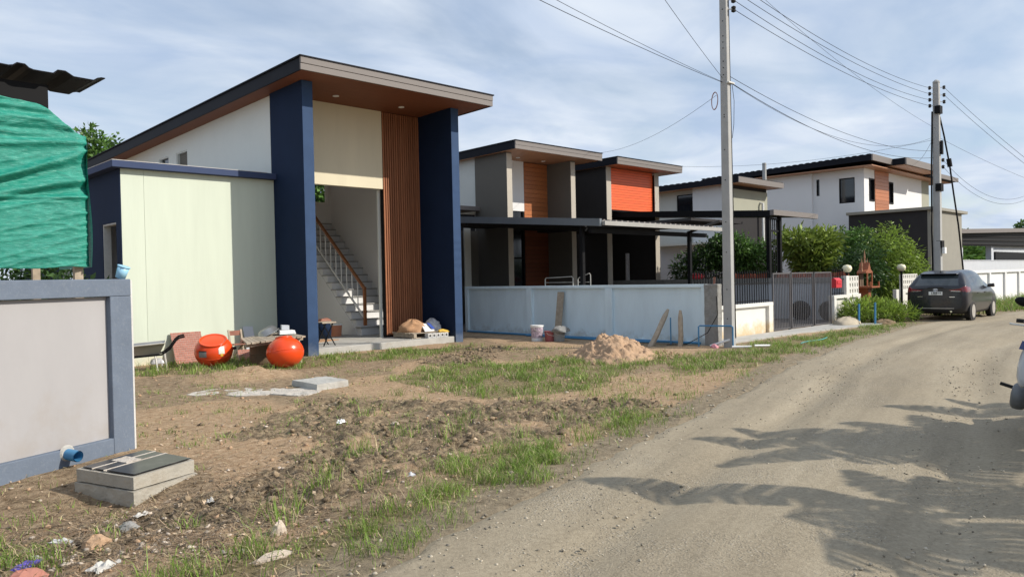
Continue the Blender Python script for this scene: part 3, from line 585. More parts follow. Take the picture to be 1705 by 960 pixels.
sw = MB()
for a in ((16.0, 16.5, 3.55, 7.15), (17.35, 18.45, 3.55, 7.15), (18.62, 18.83, 3.55, 7.15), (16.5, 17.35, 3.55, 5.32), (16.5, 17.35, 6.7, 7.15), (18.45, 18.62, 3.55, 5.85), (18.45, 18.62, 6.78, 7.15)): sw.box(42.6, 42.8, *a)
sw.build('side_wall', M_white, h5)
for y0, y1, z0, z1 in ((16.5, 17.35, 5.32, 6.7), (18.45, 18.62, 5.85, 6.78)):
    wn = Bx('window', M_glass, h5, 42.68, 42.72, y0, y1, z0, z1)
    MB().box(42.61, 42.68, y0, y0 + .04, z0, z1).box(42.61, 42.68, y1 - .04, y1, z0, z1).box(42.61, 42.68, y0 + .04, y1 - .04, z1 - .05, z1).box(42.61, 42.68, y0 + .04, y1 - .04, z0, z0 + .05).build('window_frame', M_black, wn)
Bx('side_wall', M_white, h5, 42.45, 42.7, 18.832, 25, 0, 7.15)
Bx('lower_wall', M_white, h5, 43.2, 53.0, 16.5, 16.7, 0, 3.5)
Bx('lower_side_wall', M_white, h5, 43.2, 43.4, 16.7, 24, 0, 3.5)
Bx('floor_slab', M_white, h5, 42.605, 53.2, 16.02, 24, 3.35, 3.548)
fw_ = MB()
for a in ((42.8, 43.3, 3.55, 7.15), (44.0, 46.2, 3.55, 7.15), (46.9, 51.9, 3.55, 7.15), (43.3, 44.0, 3.55, 5.4), (43.3, 44.0, 6.65, 7.15), (46.2, 46.9, 3.55, 5.4), (46.2, 46.9, 6.65, 7.15)): fw_.box(a[0], a[1], 16.0, 16.2, a[2], a[3])
fw_.build('front_wall', M_white, h5)
Bx('front_wall', M_olive, h5, 51.91, 53.25, 15.99, 16.2, 3.55, 7.15)
for x0 in (43.3, 46.2):
    wn = Bx('window', M_glass, h5, x0, x0 + 0.7, 16.08, 16.12, 5.4, 6.65)
    MB().box(x0, x0 + .07, 15.96, 16.08, 5.4, 6.65).box(x0 + .63, x0 + .7, 15.96, 16.08, 5.4, 6.65).box(x0 + .07, x0 + .63, 15.96, 16.08, 6.57, 6.65).box(x0 + .07, x0 + .63, 15.96, 16.08, 5.4, 5.48).build('window_frame', M_black, wn)
planks(h5, M_wood2, 44.1, 46.18, 15.995, 3.68, 7.14, 17, 0.03)
ga = MB().box(40.2, 45.2, 12.0, 12.15, 0, 4.45).build('garage_wall', M_garage, h5)
Bx('garage_side_wall', M_charcoal, h5, 40.2, 40.35, 12.151, 15.9, 0, 4.45)
Bx('garage_side_wall', M_olive, h5, 45.05, 45.2, 12.151, 15.9, 0, 4.45)
MB().box(40.05, 45.75, 11.85, 15.98, 4.452, 4.6).build('garage_roof', M_garage, h5, bevel=0.01)

# a house far behind with a terracotta roof, seen between house 3 and house 4
h6 = root('distant_house', 'small far house with terracotta tiled roof between the dark and white houses', 'house', (62, 44, 0))
Bx('wall', M_pale, h6, 60, 70, 42.5, 50, 0, 5.5)
MB().prism([(41.5, 5.6), (51, 5.6), (46.2, 8.0)], 59, 71, 'x').build('roof', M_terr, h6)
MB().box(61.2, 62.4, 42.44, 42.499, 3.4, 4.8).build('window', M_glass, h6)

# ------------------------------------------------------------------ carports
cp = root('carport', 'carport with grey steel edge beam and pale sheet roof behind the light blue wall', 'carport', (17, 14, 0))
MB().prism([(12.2, 2.87), (18.0, 3.34), (18.0, 3.53), (12.2, 3.06)], 15.12, 15.2, 'x').build('edge_beam', M_greysteel, cp)
MB().prism([(12.2, 2.98), (18.0, 3.47), (18.0, 3.5), (12.2, 3.01)], 15.22, 20.9, 'x').build('roof_sheet', M_sheet, cp)
Bx('added_shade_slab', M_charcoal, cp, 15.25, 20.94, 17.5, 19.95, 3.36, 3.46)  # slab added behind the canopy to block the sun
Bx('added_shade_slab', M_charcoal, cp, 20.95, 24.2, 13.2, 19.95, 3.30, 3.38)  # second added slab, keeps sun off the lower house front
rb = MB(); x = 15.3
while x < 20.8: rb.prism([(12.22, 3.012), (18.0, 3.502), (18.0, 3.535), (12.22, 3.045)], x, x + 0.07, 'x'); x += 0.25
rb.build('roof_rib', M_fascia, cp)['kind'] = 'stuff'
Bx('gutter', M_gutter, cp, 15.21, 20.95, 12.1, 12.19, 2.89, 3.0)
MB().box(15.21, 20.8, 12.55, 12.65, 2.72, 2.84).build('beam', M_black, cp)
MB().box(15.21, 22, 17.4, 17.5, 3.2, 3.32).build('beam', M_black, cp)
po = Bx('post', M_black, cp, 15.25, 15.35, 12.9, 13.0, 0, 2.95); piece(po, (4.5, -0.4, -0.1)); 
Bx('post', M_charcoal, cp, 15.6, 15.7, 13.2, 13.3, 0, 2.95)
MB().bar((19.8, 12.6, 2.84), (20.9, 12.2, 3.2), 0.09, 0.07).build('bracket', M_black, cp)
bc = root('carport', 'black steel carport beside the garden trees with a lattice post', 'carport', (26, 14, 0))
MB().prism([(12.35, 3.5), (20.3, 4.05), (20.3, 4.27), (12.35, 3.72)], 24.5, 24.62, 'x').build('edge_beam', M_black, bc)
MB().prism([(12.35, 3.6), (20.3, 4.15), (20.3, 4.2), (12.35, 3.66)], 24.64, 27.9, 'x').build('roof_sheet', M_black, bc)
Bx('gutter', M_fascia, bc, 24.51, 28.0, 12.2, 12.34, 3.55, 3.73)
for z in (3.0, 3.42): Bx('beam', M_black, bc, 24.6, 25.5, 12.44, 12.5, z, z + 0.06)
for x in (24.56, 25.36): Bx('post', M_black, bc, x, x + 0.13, 12.4, 12.52, 0, 3.6)
lb = Bx('lattice_bar', M_black, bc, 24.80, 24.83, 12.45, 12.48, 0, 3.42)
for k in (1, 2, 3): piece(lb, (0.14 * k, 0, 0))
Bx('post', M_black, bc, 24.58, 24.72, 19.6, 19.74, 0, 4.0)
# ------------------------------------------------------------------ light blue side wall
bwall = root('boundary_wall', 'light blue panelled boundary wall with raw concrete end', 'wall', (14.9, 13, 0))
BW = [(9.05, 11.66), (11.88, 14.43), (14.63, 17.0)]
Bx('wall_panel', M_blue, bwall, 14.93, 14.99, 9.06, 17.19, 0.02, 1.29)
Bx('coping', M_blue, bwall, 14.86, 15.0, 9.06, 17.2, 1.292, 1.365, 0.006)
for y0, y1 in ((9.06, 9.14), (11.66, 11.88), (14.43, 14.63), (17.08, 17.2)): Bx('pilaster', M_blue, bwall, 14.86, 14.995, y0, y1, 0.0, 1.29, 0.005)
for y0, y1 in ((9.142, 11.658), (11.882, 14.428), (14.632, 17.078)): Bx('plinth', M_blue, bwall, 14.86, 14.995, y0, y1, -0.1, 0.07, 0.005)
ce = MB(); random.seed(4)
ce.box(14.84, 15.02, 8.72, 9.055, -0.1, 1.36).build('end_pier', M_rawconc, bwall, bevel=0.012); rough(bwall.children[-1] if False else bpy.data.objects['end_pier'], .03, .12)
for k in range(3): MB().tube([(14.88 + 0.05 * k, 8.8 + 0.05 * k, 1.35), (14.88 + 0.05 * k, 8.79 + 0.05 * k, 1.52)], 0.006, 5).build('rebar', M_redwood, bwall)

# ------------------------------------------------------------------ white gate wall with railings
gw = root('front_wall', 'low white front wall with spiked black railing beside the near pole', 'wall', (17, 9.5, 0))
Bx('wall_panel', M_gatewall, gw, 15.03, 18.7, 9.56, 9.64, -0.1, 0.72)
Bx('coping', M_gatewall, gw, 15.03, 18.94, 9.48, 9.66, 0.722, 0.815, 0.006)
Bx('end_pier', M_gatewall, gw, 18.70, 18.93, 9.48, 9.66, -0.1, 0.72, 0.006)
Bx('end_pier', M_gatewall, gw, 15.03, 15.2, 9.40, 9.559, -0.1, 0.72, 0.006)
Bx('rail', M_black, gw, 15.1, 18.85, 9.55, 9.57, 1.30, 1.33)
Bx('rail', M_black, gw, 15.1, 18.85, 9.55, 9.57, 0.86, 0.885)
pk = MB().bar((15.15, 9.56, 0.815), (15.15, 9.56, 1.56), 0.018).lathe([(0.012, 0), (0.022, 0.03), (0.0, 0.12)], (15.15, 9.56, 1.555), 6).build('picket', M_black, gw)
for k in range(1, 31): piece(pk, (0.122 * k, 0, 0))
gate = root('folding_gate', 'grey barred folding metal gate between the white walls', 'gate', (20.6, 9.5, 0))
for x0, x1, yo, nb in ((18.98, 20.0, 0.02, 11), (20.02, 21.38, 0.0, 12), (21.40, 22.55, -0.03, 12)):
    lf = MB().bar((x0, 9.5 + yo, 1.56), (x1, 9.5 + yo, 1.56), 0.035).bar((x0, 9.5 + yo, 0.07), (x1, 9.5 + yo, 0.07), 0.035).bar((x0 + .02, 9.5 + yo, 0.09), (x0 + .02, 9.5 + yo, 1.545), 0.04).bar((x1 - .02, 9.5 + yo, 0.09), (x1 - .02, 9.5 + yo, 1.545), 0.04).build('gate_leaf', M_gate, gate)
    b0 = MB().bar((x0 + 0.06, 9.5 + yo, 0.085), (x0 + 0.06, 9.5 + yo, 1.545), 0.016).build('bar', M_gate, lf)
    for k in range(1, nb): piece(b0, ((x1 - x0 - 0.12) / (nb - 1) * k, 0, 0))
    MB().tube([(x1 - 0.05, 9.47 + yo, 0.03), (x1 - 0.05, 9.53 + yo, 0.03)], 0.03, 10).build('roller', M_black, lf)
gw2 = root('front_wall', 'short white front wall right of the gate with pierced block pillar and railing', 'wall', (23.8, 9.5, 0))
Bx('wall_panel', M_gatewall, gw2, 22.85, 24.75, 9.55, 9.64, -0.1, 0.76)
Bx('coping', M_gatewall, gw2, 22.78, 24.82, 9.47, 9.66, 0.762, 0.86, 0.006)
for x in (22.80, 23.75, 24.62): Bx('end_pier', M_gatewall, gw2, x, x + 0.17, 9.475, 9.66, -0.1, 0.76, 0.006)
def breeze(par, x0, nx_, y=9.5, z0=0.862, s=0.19):
    b = MB(); t = 0.035
    b.box(x0, x0 + s - .004, y, y + .12, z0, z0 + t).box(x0, x0 + s - .004, y, y + .12, z0 + s - t - .004, z0 + s - .004)
    b.box(x0, x0 + t, y, y + .12, z0 + t, z0 + s - t - .004).box(x0 + s - t - .004, x0 + s - .004, y, y + .12, z0 + t, z0 + s - t - .004)
    b.box(x0 + s * .5 - .015, x0 + s * .5 + .015, y + .02, y + .1, z0 + t, z0 + s - t - .004)
    o = b.build('breeze_block', M_gatewall, par)
    for i in range(nx_):
        for j in range(3):
            if i or j: piece(o, (i * s, 0, j * s))
Bx('block_pillar', M_gatewall, gw2, 23.72, 23.95, 9.48, 9.64, 0.862, 1.44)
breeze(gw2, 23.955, 4)
Bx('rail', M_black, gw2, 22.85, 23.71, 9.55, 9.57, 1.32, 1.35); Bx('rail', M_black, gw2, 22.85, 23.71, 9.55, 9.57, 0.9, 0.925)
pk2 = MB().bar((22.88, 9.56, 0.862), (22.88, 9.56, 1.58), 0.018).lathe([(0.012, 0), (0.022, 0.03), (0.0, 0.12)], (22.88, 9.56, 1.575), 6).build('picket', M_black, gw2)
for k in range(1, 7): piece(pk2, (0.128 * k, 0, 0))
mb = root('mailbox', 'red metal mailbox hung on the railing right of the gate', 'mailbox', (22.95, 9.42, 1.22))
MB().prism([(9.38, 1.09), (9.54, 1.09), (9.54, 1.36), (9.46, 1.39), (9.38, 1.33)], 22.72, 23.14, 'x').build('box', M_red, mb, bevel=0.008)
Bx('flap', M_red, mb, 22.78, 23.08, 9.365, 9.379, 1.21, 1.30)
gw3 = root('front_wall', 'white front wall with pierced block top partly behind the parked car', 'wall', (29.5, 9.5, 0))
Bx('wall_panel', M_gatewall, gw3, 28.9, 31.5, 9.55, 9.64, -0.1, 0.76); Bx('end_pier', M_gatewall, gw3, 28.6, 28.88, 9.47, 9.66, -0.1, 0.86); Bx('coping', M_gatewall, gw3, 28.885, 31.55, 9.47, 9.66, 0.762, 0.86)
breeze(gw3, 28.7, 8); Bx('end_pier', M_gatewall, gw3, 28.05, 28.3, 9.5, 9.62, -0.1, 0.9)
fw2 = root('boundary_wall', 'long white panelled roadside wall beyond the parked car', 'wall', (42, 9.5, 0))
Bx('wall_panel', M_white, fw2, 31.6, 62, 9.56, 9.64, -0.1, 1.36); Bx('coping', M_white, fw2, 31.6, 62, 9.46, 9.66, 1.362, 1.48)
pp = Bx('pilaster', M_white, fw2, 31.6, 31.85, 9.47, 9.559, -0.1, 1.36)
for k in range(1, 12): piece(pp, (2.75 * k, 0, 0))
lw = root('boundary_wall', 'pale grey side wall with bare concrete coping behind the gate', 'wall', (24.5, 15, 0))
Bx('wall_panel', M_lot, lw, 24.5, 24.6, 9.7, 21, -0.1, 1.22); Bx('coping', M_rawconc, lw, 24.46, 24.64, 9.7, 21, 1.222, 1.40)
ap = MB().prism([(15.1, 8.75), (18.9, 8.72), (23.4, 8.25), (22.7, 9.46), (15.1, 9.46)], -0.1, 0.035, 'z').build('driveway_apron', M_concrete); ap['kind'] = 'structure'
yd = Bx('paved_yard', mat('dark_paving', (0.12, 0.105, 0.095), 0.9, var=0.25, vs=3), None, 15.03, 24.45, 9.7, 20.4, -0.1, 0.02); yd['kind'] = 'structure'
yd2 = Bx('garden_soil', M_brown, None, 24.65, 36, 9.75, 18.7, -0.1, 0.03); yd2['kind'] = 'structure'

# globe lamps
lp = root('globe_lamp', 'ivory globe lamp on a black post nearest the brown shrine, left one', 'lamp', (24.38, 9.72, 0), 'globe lamps at the entrance')
MB().lathe([(0.035, 0), (0.035, 1.5), (0.06, 1.5), (0.06, 1.54)], (24.38, 9.72, 0), 10).build('post', M_black, lp)
MB().lathe([(0.05, 1.535), (0.11, 1.57), (0.145, 1.64), (0.145, 1.69), (0.11, 1.76), (0.0, 1.79)], (24.38, 9.72, 0), 16).build('globe', M_lamp, lp, smooth=True)
copy_thing(lp, (28.45, 9.46, 0.0), label='ivory globe lamp on a black post beside the parked car')
# spirit house
sh = root('spirit_house', 'brown painted shrine on a pedestal between the globe lamps', 'shrine', (25.9, 9.75, 0))
MB().prism([(-0.22, 0), (0.22, 0), (0.16, 0.25), (0.11, 0.5), (0.11, 0.85), (0.2, 1.02), (-0.2, 1.02), (-0.11, 0.85), (-0.11, 0.5), (-0.16, 0.25)], 9.6, 9.9, 'y').build('pedestal', M_spirit, sh).location.x = 25.9
MB().box(25.55, 26.25, 9.4, 10.1, 1.022, 1.07).box(25.52, 25.56, 9.42, 9.46, 1.07, 1.22).box(26.24, 26.28, 9.42, 9.46, 1.07, 1.22).build('tray', M_spirit, sh)
for dx_ in (-0.2, 0.2):
    for dy_ in (-0.15, 0.15): Bx('column', M_spirit, sh, 25.88 + dx_, 25.92 + dx_, 9.75 + dy_ - .02, 9.75 + dy_ + .02, 1.071, 1.52)
Bx('shrine_back', M_brown, sh, 25.75, 26.05, 9.85, 9.88, 1.071, 1.52)
MB().prism([(-0.30, 1.50), (0.30, 1.50), (0.26, 1.56), (0.12, 1.62), (0, 1.86), (-0.12, 1.62), (-0.26, 1.56)], 9.6, 9.9, 'y').build('shrine_roof', M_spirit, sh).location.x = 25.9
for fx, fz in ((25.9, 1.82), (25.66, 1.54), (26.14, 1.54)): MB().lathe([(0.035, 0), (0.02, 0.14), (0.03, 0.2), (0, 0.48)], (fx, 9.75, fz), 8).build('finial', M_soffit2, sh)
# rust red board fence in the garden
rf = root('board_fence', 'low rust red board fence standing behind the grey side wall', 'fence', (25.3, 12.5, 0))
p = Bx('board', M_redfence, rf, 25.2, 25.23, 10.0, 10.13, 0.05, 1.56)
for k in range(1, 30): piece(p, (0, 0.15 * k, 0.02 * math.sin(k * 1.7)))
Bx('rail', M_redfence, rf, 25.17, 25.199, 10.0, 14.5, 1.36, 1.43)
# tyres
def tyre(name, label, loc, rz, group=None, tilt=80):
    t = root(name, label, 'tyre', (0, 0, 0), group)
    MB().lathe([(0.185, -0.085), (0.27, -0.10), (0.31, -0.085), (0.325, -0.04), (0.325, 0.04), (0.31, 0.085), (0.27, 0.10), (0.185, 0.085), (0.185, -0.085)], (0, 0, 0), 28).build('tread', M_rubber, t, smooth=True)
    MB().lathe([(0.0, -0.03), (0.05, -0.035), (0.183, -0.05), (0.183, 0.05), (0.05, 0.035), (0.0, 0.03)], (0, 0, 0), 20).build('rim', M_rubber, t, smooth=True)
    t.location = loc; t.rotation_euler = (0, R(tilt), R(rz)); return t
tyre('old_tyre', 'black tyre leaning inside the gate behind its middle leaf', (24.15, 11.15, 0.325), 8)
tyre('old_tyre', 'black tyre leaning inside the gate behind its right leaf', (24.15, 10.2, 0.325), 2)
# red pot on the concrete coping
rp_ = root('red_pot', 'round red pot standing on the bare concrete coping', 'pot', (24.55, 15.25, 1.40))
MB().lathe([(0.17, 0), (0.23, 0.03), (0.26, 0.13), (0.24, 0.16)], (24.55, 15.25, 1.40), 18).build('bowl', M_red, rp_, smooth=True)
MB().lathe([(0.25, 0.155), (0.255, 0.19), (0.15, 0.215), (0, 0.225)], (24.55, 15.25, 1.40), 18).build('lid', M_red, rp_, smooth=True)
# steel frames behind the blue wall
def frame(label, y0, y1, z1, z2):
    t = root('steel_rack', label, 'rack', (16, (y0 + y1) / 2, 0), 'tube frames behind the blue wall')
    MB().tube([(16, y0, 0), (16, y0, z1 - 0.03), (16, y0 - 0.04, z1), (16, y1 + 0.04, z2), (16, y1, z2 - 0.04), (16, y1, 0)], 0.014, 8).build('hoop', M_steel, t)
    MB().tube([(16, y0, 1.2), (16, y1, 1.2)], 0.01, 6).build('cross_bar', M_steel, t)
    MB().tube([(16, y0 - .01, 1.44), (16, y1 + .01, 1.44)], 0.01, 6).build('cross_bar', M_steel, t)
frame('wide low steel tube frame rising behind the light blue wall', 14.96, 13.9, 1.57, 1.60)
frame('narrow steel tube hoop slanting up behind the light blue wall', 13.72, 13.27, 1.56, 1.68)

# ------------------------------------------------------------------ grey wall at the left edge
ga_ = R(22.9); Mg = Matrix.Translation((2.53, 7.92, 0)) @ Matrix.Rotation(ga_, 4, 'Z')
gwl = root('boundary_wall', 'near grey boundary wall with slate blue border at the left edge', 'wall', (2.53, 7.92, 0))
def gbox(*a, name='x', m=None, bevel=0.0):
    b = MB(); b.M = Mg; return b.box(*a).build(name, m, gwl, bevel=bevel)
gbox(-6, -0.2, 0.06, 0.12, 0.0, 1.5, name='wall_panel', m=M_greywall)
gbox(-6, -0.001, 0.0, 0.121, 1.505, 1.67, name='top_band', m=M_greyband, bevel=0.008)
gbox(-0.235, -0.001, 0.001, 0.121, -0.4, 1.504, name='end_band', m=M_greyband, bevel=0.008)
gbox(-6, -0.236, 0.001, 0.121, -0.5, 0.155, name='bottom_band', m=M_greyband, bevel=0.006)
gbox(0.0, 0.028, 0.012, 0.112, -0.4, 1.66, name='end_plaster', m=M_plaster, bevel=0.01)
pb = MB(); pb.M = Mg
pb.tube([(-0.72, 0.0, 0.11), (-0.72, -0.14, 0.10)], 0.05, 18, caps=False).tube([(-0.72, -0.14, 0.10), (-0.72, 0.0, 0.11)], 0.043, 18, caps=False).build('drain_pipe', M_bluepipe, gwl, smooth=True)
pb = MB(); pb.M = Mg; pb.tube([(-0.72, 0.004, 0.12), (-0.72, -0.012, 0.12)], [0.075, 0.06], 14).build('cement_patch', M_concrete, gwl)
cupt = root('blue_cup', 'pale blue plastic cup tilted on top of the grey wall', 'cup', (2.47, 7.93, 1.67))
c_ = MB(); c_.M = Matrix.Translation((2.44, 7.94, 1.68)) @ Matrix.Rotation(R(20), 4, Vector((0.7, 0.7, 0)))
c_.lathe([(0.0, 0.0), (0.045, 0.0), (0.055, 0.115), (0.05, 0.115), (0.042, 0.012), (0, 0.012)], (0, 0, 0), 18).build('body', M_skycup, cupt, smooth=True)
c_ = MB(); c_.M = Matrix.Translation((2.44, 7.94, 1.68)) @ Matrix.Rotation(R(20), 4, Vector((0.7, 0.7, 0)))
c_.lathe([(0.052, 0.112), (0.06, 0.113), (0.06, 0.122), (0.05, 0.122)], (0, 0, 0), 18).build('rim', M_skycup, cupt, smooth=True)

# ------------------------------------------------------------------ site shed with green net
shd = root('site_shed', 'dark shed with bent corrugated roof behind the green net', 'shed', (1, 12, 0))
rs = MB(); n_ = 70
xs = np.linspace(-3.0, 3.22, n_ * 2)
def zr(x, y):
    u = ((x - 2.05) / 0.46) % 1.0; rib = 0.05 * max(0.0, min(1.0, (0.22 - abs(u - 0.5)) / 0.10))
    return 4.33 - 0.012 * (x - 2) + rib - 0.05 * max(0, x - 2.75) + 0.03 * (y - 11)
vv = []; ff = []
for j, yy in enumerate((10.85, 11.2, 11.6, 12.0)):
    for x in xs: vv.append((x, yy + 0.05 * math.sin(x * 3), zr(x, yy)))
k_ = len(xs)
for j in range(3):
    for i in range(k_ - 1): ff.append((j * k_ + i, j * k_ + i + 1, (j + 1) * k_ + i + 1, (j + 1) * k_ + i))
rso = rs.add(vv, ff).build('roof_sheet', M_darkroof, shd); so = rso.modifiers.new('t', 'SOLIDIFY'); so.thickness = 0.012
Bx('eave_beam', M_black, shd, -3, 2.62, 11.12, 11.2, 3.85, 4.2)
Bx('eave_beam', M_black, shd, 2.5, 2.6, 11.21, 13.4, 3.85, 4.2)
for x, y in ((2.92, 11.18), (2.92, 13.4), (-2.8, 13.4), (-2.8, 11.18)): Bx('post', M_oldwood, shd, x - .05, x + .05, y - .05, y + .05, -0.2, 3.4 if x > 0 else 3.9)
def net_mat():
    m = bpy.data.materials.new('green_net'); m.use_nodes = True; t = m.node_tree; L = t.links.new; b = t.nodes['Principled BSDF']; b.inputs['Roughness'].default_value = 0.45
    g = nn(t, 'ShaderNodeNewGeometry'); mp_ = nn(t, 'ShaderNodeMapping'); mp_.inputs['Scale'].default_value = (4.0, 4.0, 85); L(g.outputs['Position'], mp_.inputs[0])
    n = nn(t, 'ShaderNodeTexNoise'); n.inputs['Scale'].default_value = 2.2; n.inputs['Detail'].default_value = 6; n.inputs['Roughness'].default_value = 0.75; L(mp_.outputs[0], n.inputs['Vector'])
    r = nn(t, 'ShaderNodeValToRGB'); e = r.color_ramp.elements; e[0].position = 0.36; e[0].color = (0.004, 0.14, 0.105, 1); e[1].position = 0.70; e[1].color = (0.30, 0.58, 0.50, 1); x = e.new(0.55); x.color = (0.012, 0.30, 0.22, 1)
    L(n.outputs[0], r.inputs[0]); L(r.outputs[0], b.inputs['Base Color'])
    bu = nn(t, 'ShaderNodeBump'); bu.inputs['Strength'].default_value = 0.5; bu.inputs['Distance'].default_value = 0.02; L(n.outputs[0], bu.inputs['Height']); L(bu.outputs[0], b.inputs['Normal'])
    return m
M_net = net_mat()
uu, ww = np.meshgrid(np.linspace(0, 1, 160), np.linspace(0, 1, 130))
X_ = -2.6 + 5.63 * uu; 
Ztop = 3.98 - 0.045 * np.clip(X_ - 1.9, 0, 2) * 2 - 0.30 * sm(2.45, 3.0, X_); Zb = 1.855 + 0.010 * np.sin(X_ * 5) + 0.02 * (fbm(X_ * 7, X_ * 0, 78, 3) - .5)
Z_ = Zb + (Ztop - Zb) * ww
d1_ = (Z_ - 3.35) - 0.42 * (X_ - 2.95); d2_ = (Z_ - 3.25) - 0.30 * (X_ - 2.95); d3_ = (Z_ - 3.0) - 0.24 * (X_ - 2.95); d4_ = (Z_ - 2.78) - 0.06 * (X_ - 2.95); d5_ = (Z_ - 3.5) - 0.12 * (X_ - 2.95)
def fold(d, w_, a): return a * np.exp(-(d / w_) ** 2)
Yd = fold(d1_, 0.05, 0.065) + fold(d2_, 0.04, 0.045) + fold(d3_, 0.045, 0.045) + fold(d4_, 0.025, 0.04) + fold(d5_, 0.05, 0.05) - fold(d1_ + .1, 0.06, 0.05) - fold(d3_ + .1, 0.06, 0.05) + fold(Z_ - 3.62 + 0.10 * np.sin(X_ * 2), 0.04, 0.05)
Yd += 0.035 * (fbm(X_ * 1.6, Z_ * 2.6, 70, 4) - .5) + 0.014 * np.sin(Z_ * 60 + 4 * fbm(X_ * 2, Z_ * 2, 72, 2)) * (Z_ > 3.45) + 0.012 * (fbm(X_ * 9, Z_ * 26, 74, 3) - .5) + 0.022 * (1 - np.abs(2 * vn(X_ * 1.1 + Z_ * .9, Z_ * 7 - X_ * 2.2, 76) - 1)) ** 5 + 0.016 * (1 - np.abs(2 * vn(X_ * 1.6, Z_ * 11 - X_ * 1.2, 77) - 1)) ** 6
Y_ = 11.02 - Yd + 0.06 * sm(2.9, 3.03, X_)
i3 = np.arange(X_.size).reshape(X_.shape); F3 = np.stack([i3[:-1, :-1], i3[:-1, 1:], i3[1:, 1:], i3[1:, :-1]], -1).reshape(-1, 4)
net = npmesh('shade_net', np.stack([X_.ravel(), Y_.ravel(), Z_.ravel()], -1), F3, M_net, smooth=True)
tag(net, 'green shade net hanging in folds from the dark shed', 'netting'); so = net.modifiers.new('t', 'SOLIDIFY'); so.thickness = 0.006
sd = root('shade_net', 'strip of green shade net wrapped round the shed corner post', 'netting', (3.0, 11.6, 1.9))
nb = MB(); vv = []; ff = []
for j in range(20):
    for i in range(8): vv.append((3.04 + 0.02 * math.sin(i * 1.4 + j * .3), 11.0 + 0.22 * i, 1.86 + 1.62 * j / 19))
for j in range(19):
    for i in range(7): ff.append((j * 8 + i, j * 8 + i + 1, (j + 1) * 8 + i + 1, (j + 1) * 8 + i))
nb.add(vv, ff).build('net_cloth', M_net, sd, smooth=True)

# ------------------------------------------------------------------ poles and wires
def pole(name, label, x, y, h, wx, wy, lean=(0, 0)):
    t = root(name, label, 'utility pole', (x, y, 0)); b = MB(); k = 0.72
    x1, y1 = x + lean[0], y + lean[1]
    b.hexa([(x - wx / 2, y - wy / 2, -0.2), (x + wx / 2, y - wy / 2, -0.2), (x + wx / 2, y + wy / 2, -0.2), (x - wx / 2, y + wy / 2, -0.2),
            (x1 - wx / 2 * k, y1 - wy / 2 * k, h), (x1 + wx / 2 * k, y1 - wy / 2 * k, h), (x1 + wx / 2 * k, y1 + wy / 2 * k, h), (x1 - wx / 2 * k, y1 + wy / 2 * k, h)])
    b.build('shaft', M_pole, t, bevel=0.015)
    return t
p1 = pole('utility_pole', 'grey square concrete pole rising out of the frame beside the blue wall', 14.80, 8.42, 8.3, 0.165, 0.215)
hz = [0.62, 1.25, 2.05, 2.7, 3.6, 4.25, 4.95, 5.0, 5.85, 6.0, 6.14, 6.42, 6.55, 6.68, 7.0, 7.25]
for z in hz:
    sx = 0.165 / 2 * (1 - 0.28 * (z + .2) / 8.5)
    MB().tube([(14.80 - sx - 0.004, 8.42, z), (14.80 - sx + 0.02, 8.42, z)], 0.013, 8).build('bolt_hole', M_black, p1)
def insul(par, x, y, z, dx, dy):
    MB().tube([(x, y, z), (x + dx, y + dy, z)], 0.012, 6).build('bracket', M_steel, par)
    MB().lathe([(0.015, -0.07), (0.05, -0.05), (0.05, -0.015), (0.03, 0), (0.05, 0.015), (0.05, 0.05), (0.015, 0.07)], (x + dx, y + dy, z), 10).build('insulator', M_rubber, par)
for z in (7.25, 7.45, 7.65, 7.85): insul(p1, 14.80, 8.36, z, 0.12, -0.10)
MB().tube([(14.86, 8.31, 0.2), (14.87, 8.325, 3), (14.86, 8.34, 6), (14.85, 8.345, 7.9)], 0.013, 6).build('cable', M_black, p1)
MB().tube([(14.88, 8.31, 5.7), (14.93, 8.29, 5.3), (14.92, 8.30, 4.8), (14.88, 8.32, 4.5)], 0.006, 5).build('cable', M_black, p1)
Bx('cable_clamp', M_steel, p1, 14.72, 14.95, 8.28, 8.35, 5.66, 5.69)
cl = [(14.70 + 0.02 * math.sin(a), 8.62 + 0.075 * math.cos(a), 5.32 + 0.19 * math.sin(a)) for a in np.linspace(0, 6.28, 22)]
MB().tube(cl, 0.008, 5).tube([(a + .012, b + .012, c + .012) for a, b, c in cl], 0.007, 5).build('cable_coil', M_redwood, p1)
p2 = pole('utility_pole', 'dark stained concrete pole behind the parked car with black cables', 30.85, 9.0, 8.45, 0.24, 0.28, (0.12, 0.0))
MB().lathe([(0.12, 0), (0.12, 0.06), (0.05, 0.12), (0, 0.13)], (30.97, 9.0, 8.44), 10).build('cap', M_pole, p2)
for z in (7.6, 7.82, 8.04, 8.26): insul(p2, 30.95, 9.0, z, -0.2, 0.16); 
for z in (8.28, 8.0, 7.75): insul(p2, 30.95, 9.0, z, 0.22, -0.2)
for z, mm in ((7.3, M_black), (4.45, M_black), (2.35, M_black)): Bx('bracket_box', mm, p2, 30.78, 31.08, 8.83, 9.02, z, z + 0.28)
Bx('meter_box', M_plasticw, p2, 30.80, 31.02, 8.74, 8.829, 2.15, 2.38)
Bx('cable_box', M_black, p2, 30.86, 31.02, 8.80, 8.86, 5.8, 6.3)
for z in (5.6, 5.35): insul(p2, 30.93, 9.0, z, 0.16, -0.16)
MB().tube([(30.73, 9.12, 0.2), (30.72, 9.14, 3), (30.80, 9.14, 5.5), (30.87, 9.12, 7.4)], 0.03, 6).build('cable', M_black, p2)
MB().tube([(31.05, 8.92, 7.2), (31.1, 8.8, 6.5), (31.3, 8.68, 5.4), (31.42, 8.6, 4.4), (31.6, 8.5, 3.2), (31.82, 8.4, 1.3)], 0.03, 7).build('cable', M_black, p2)
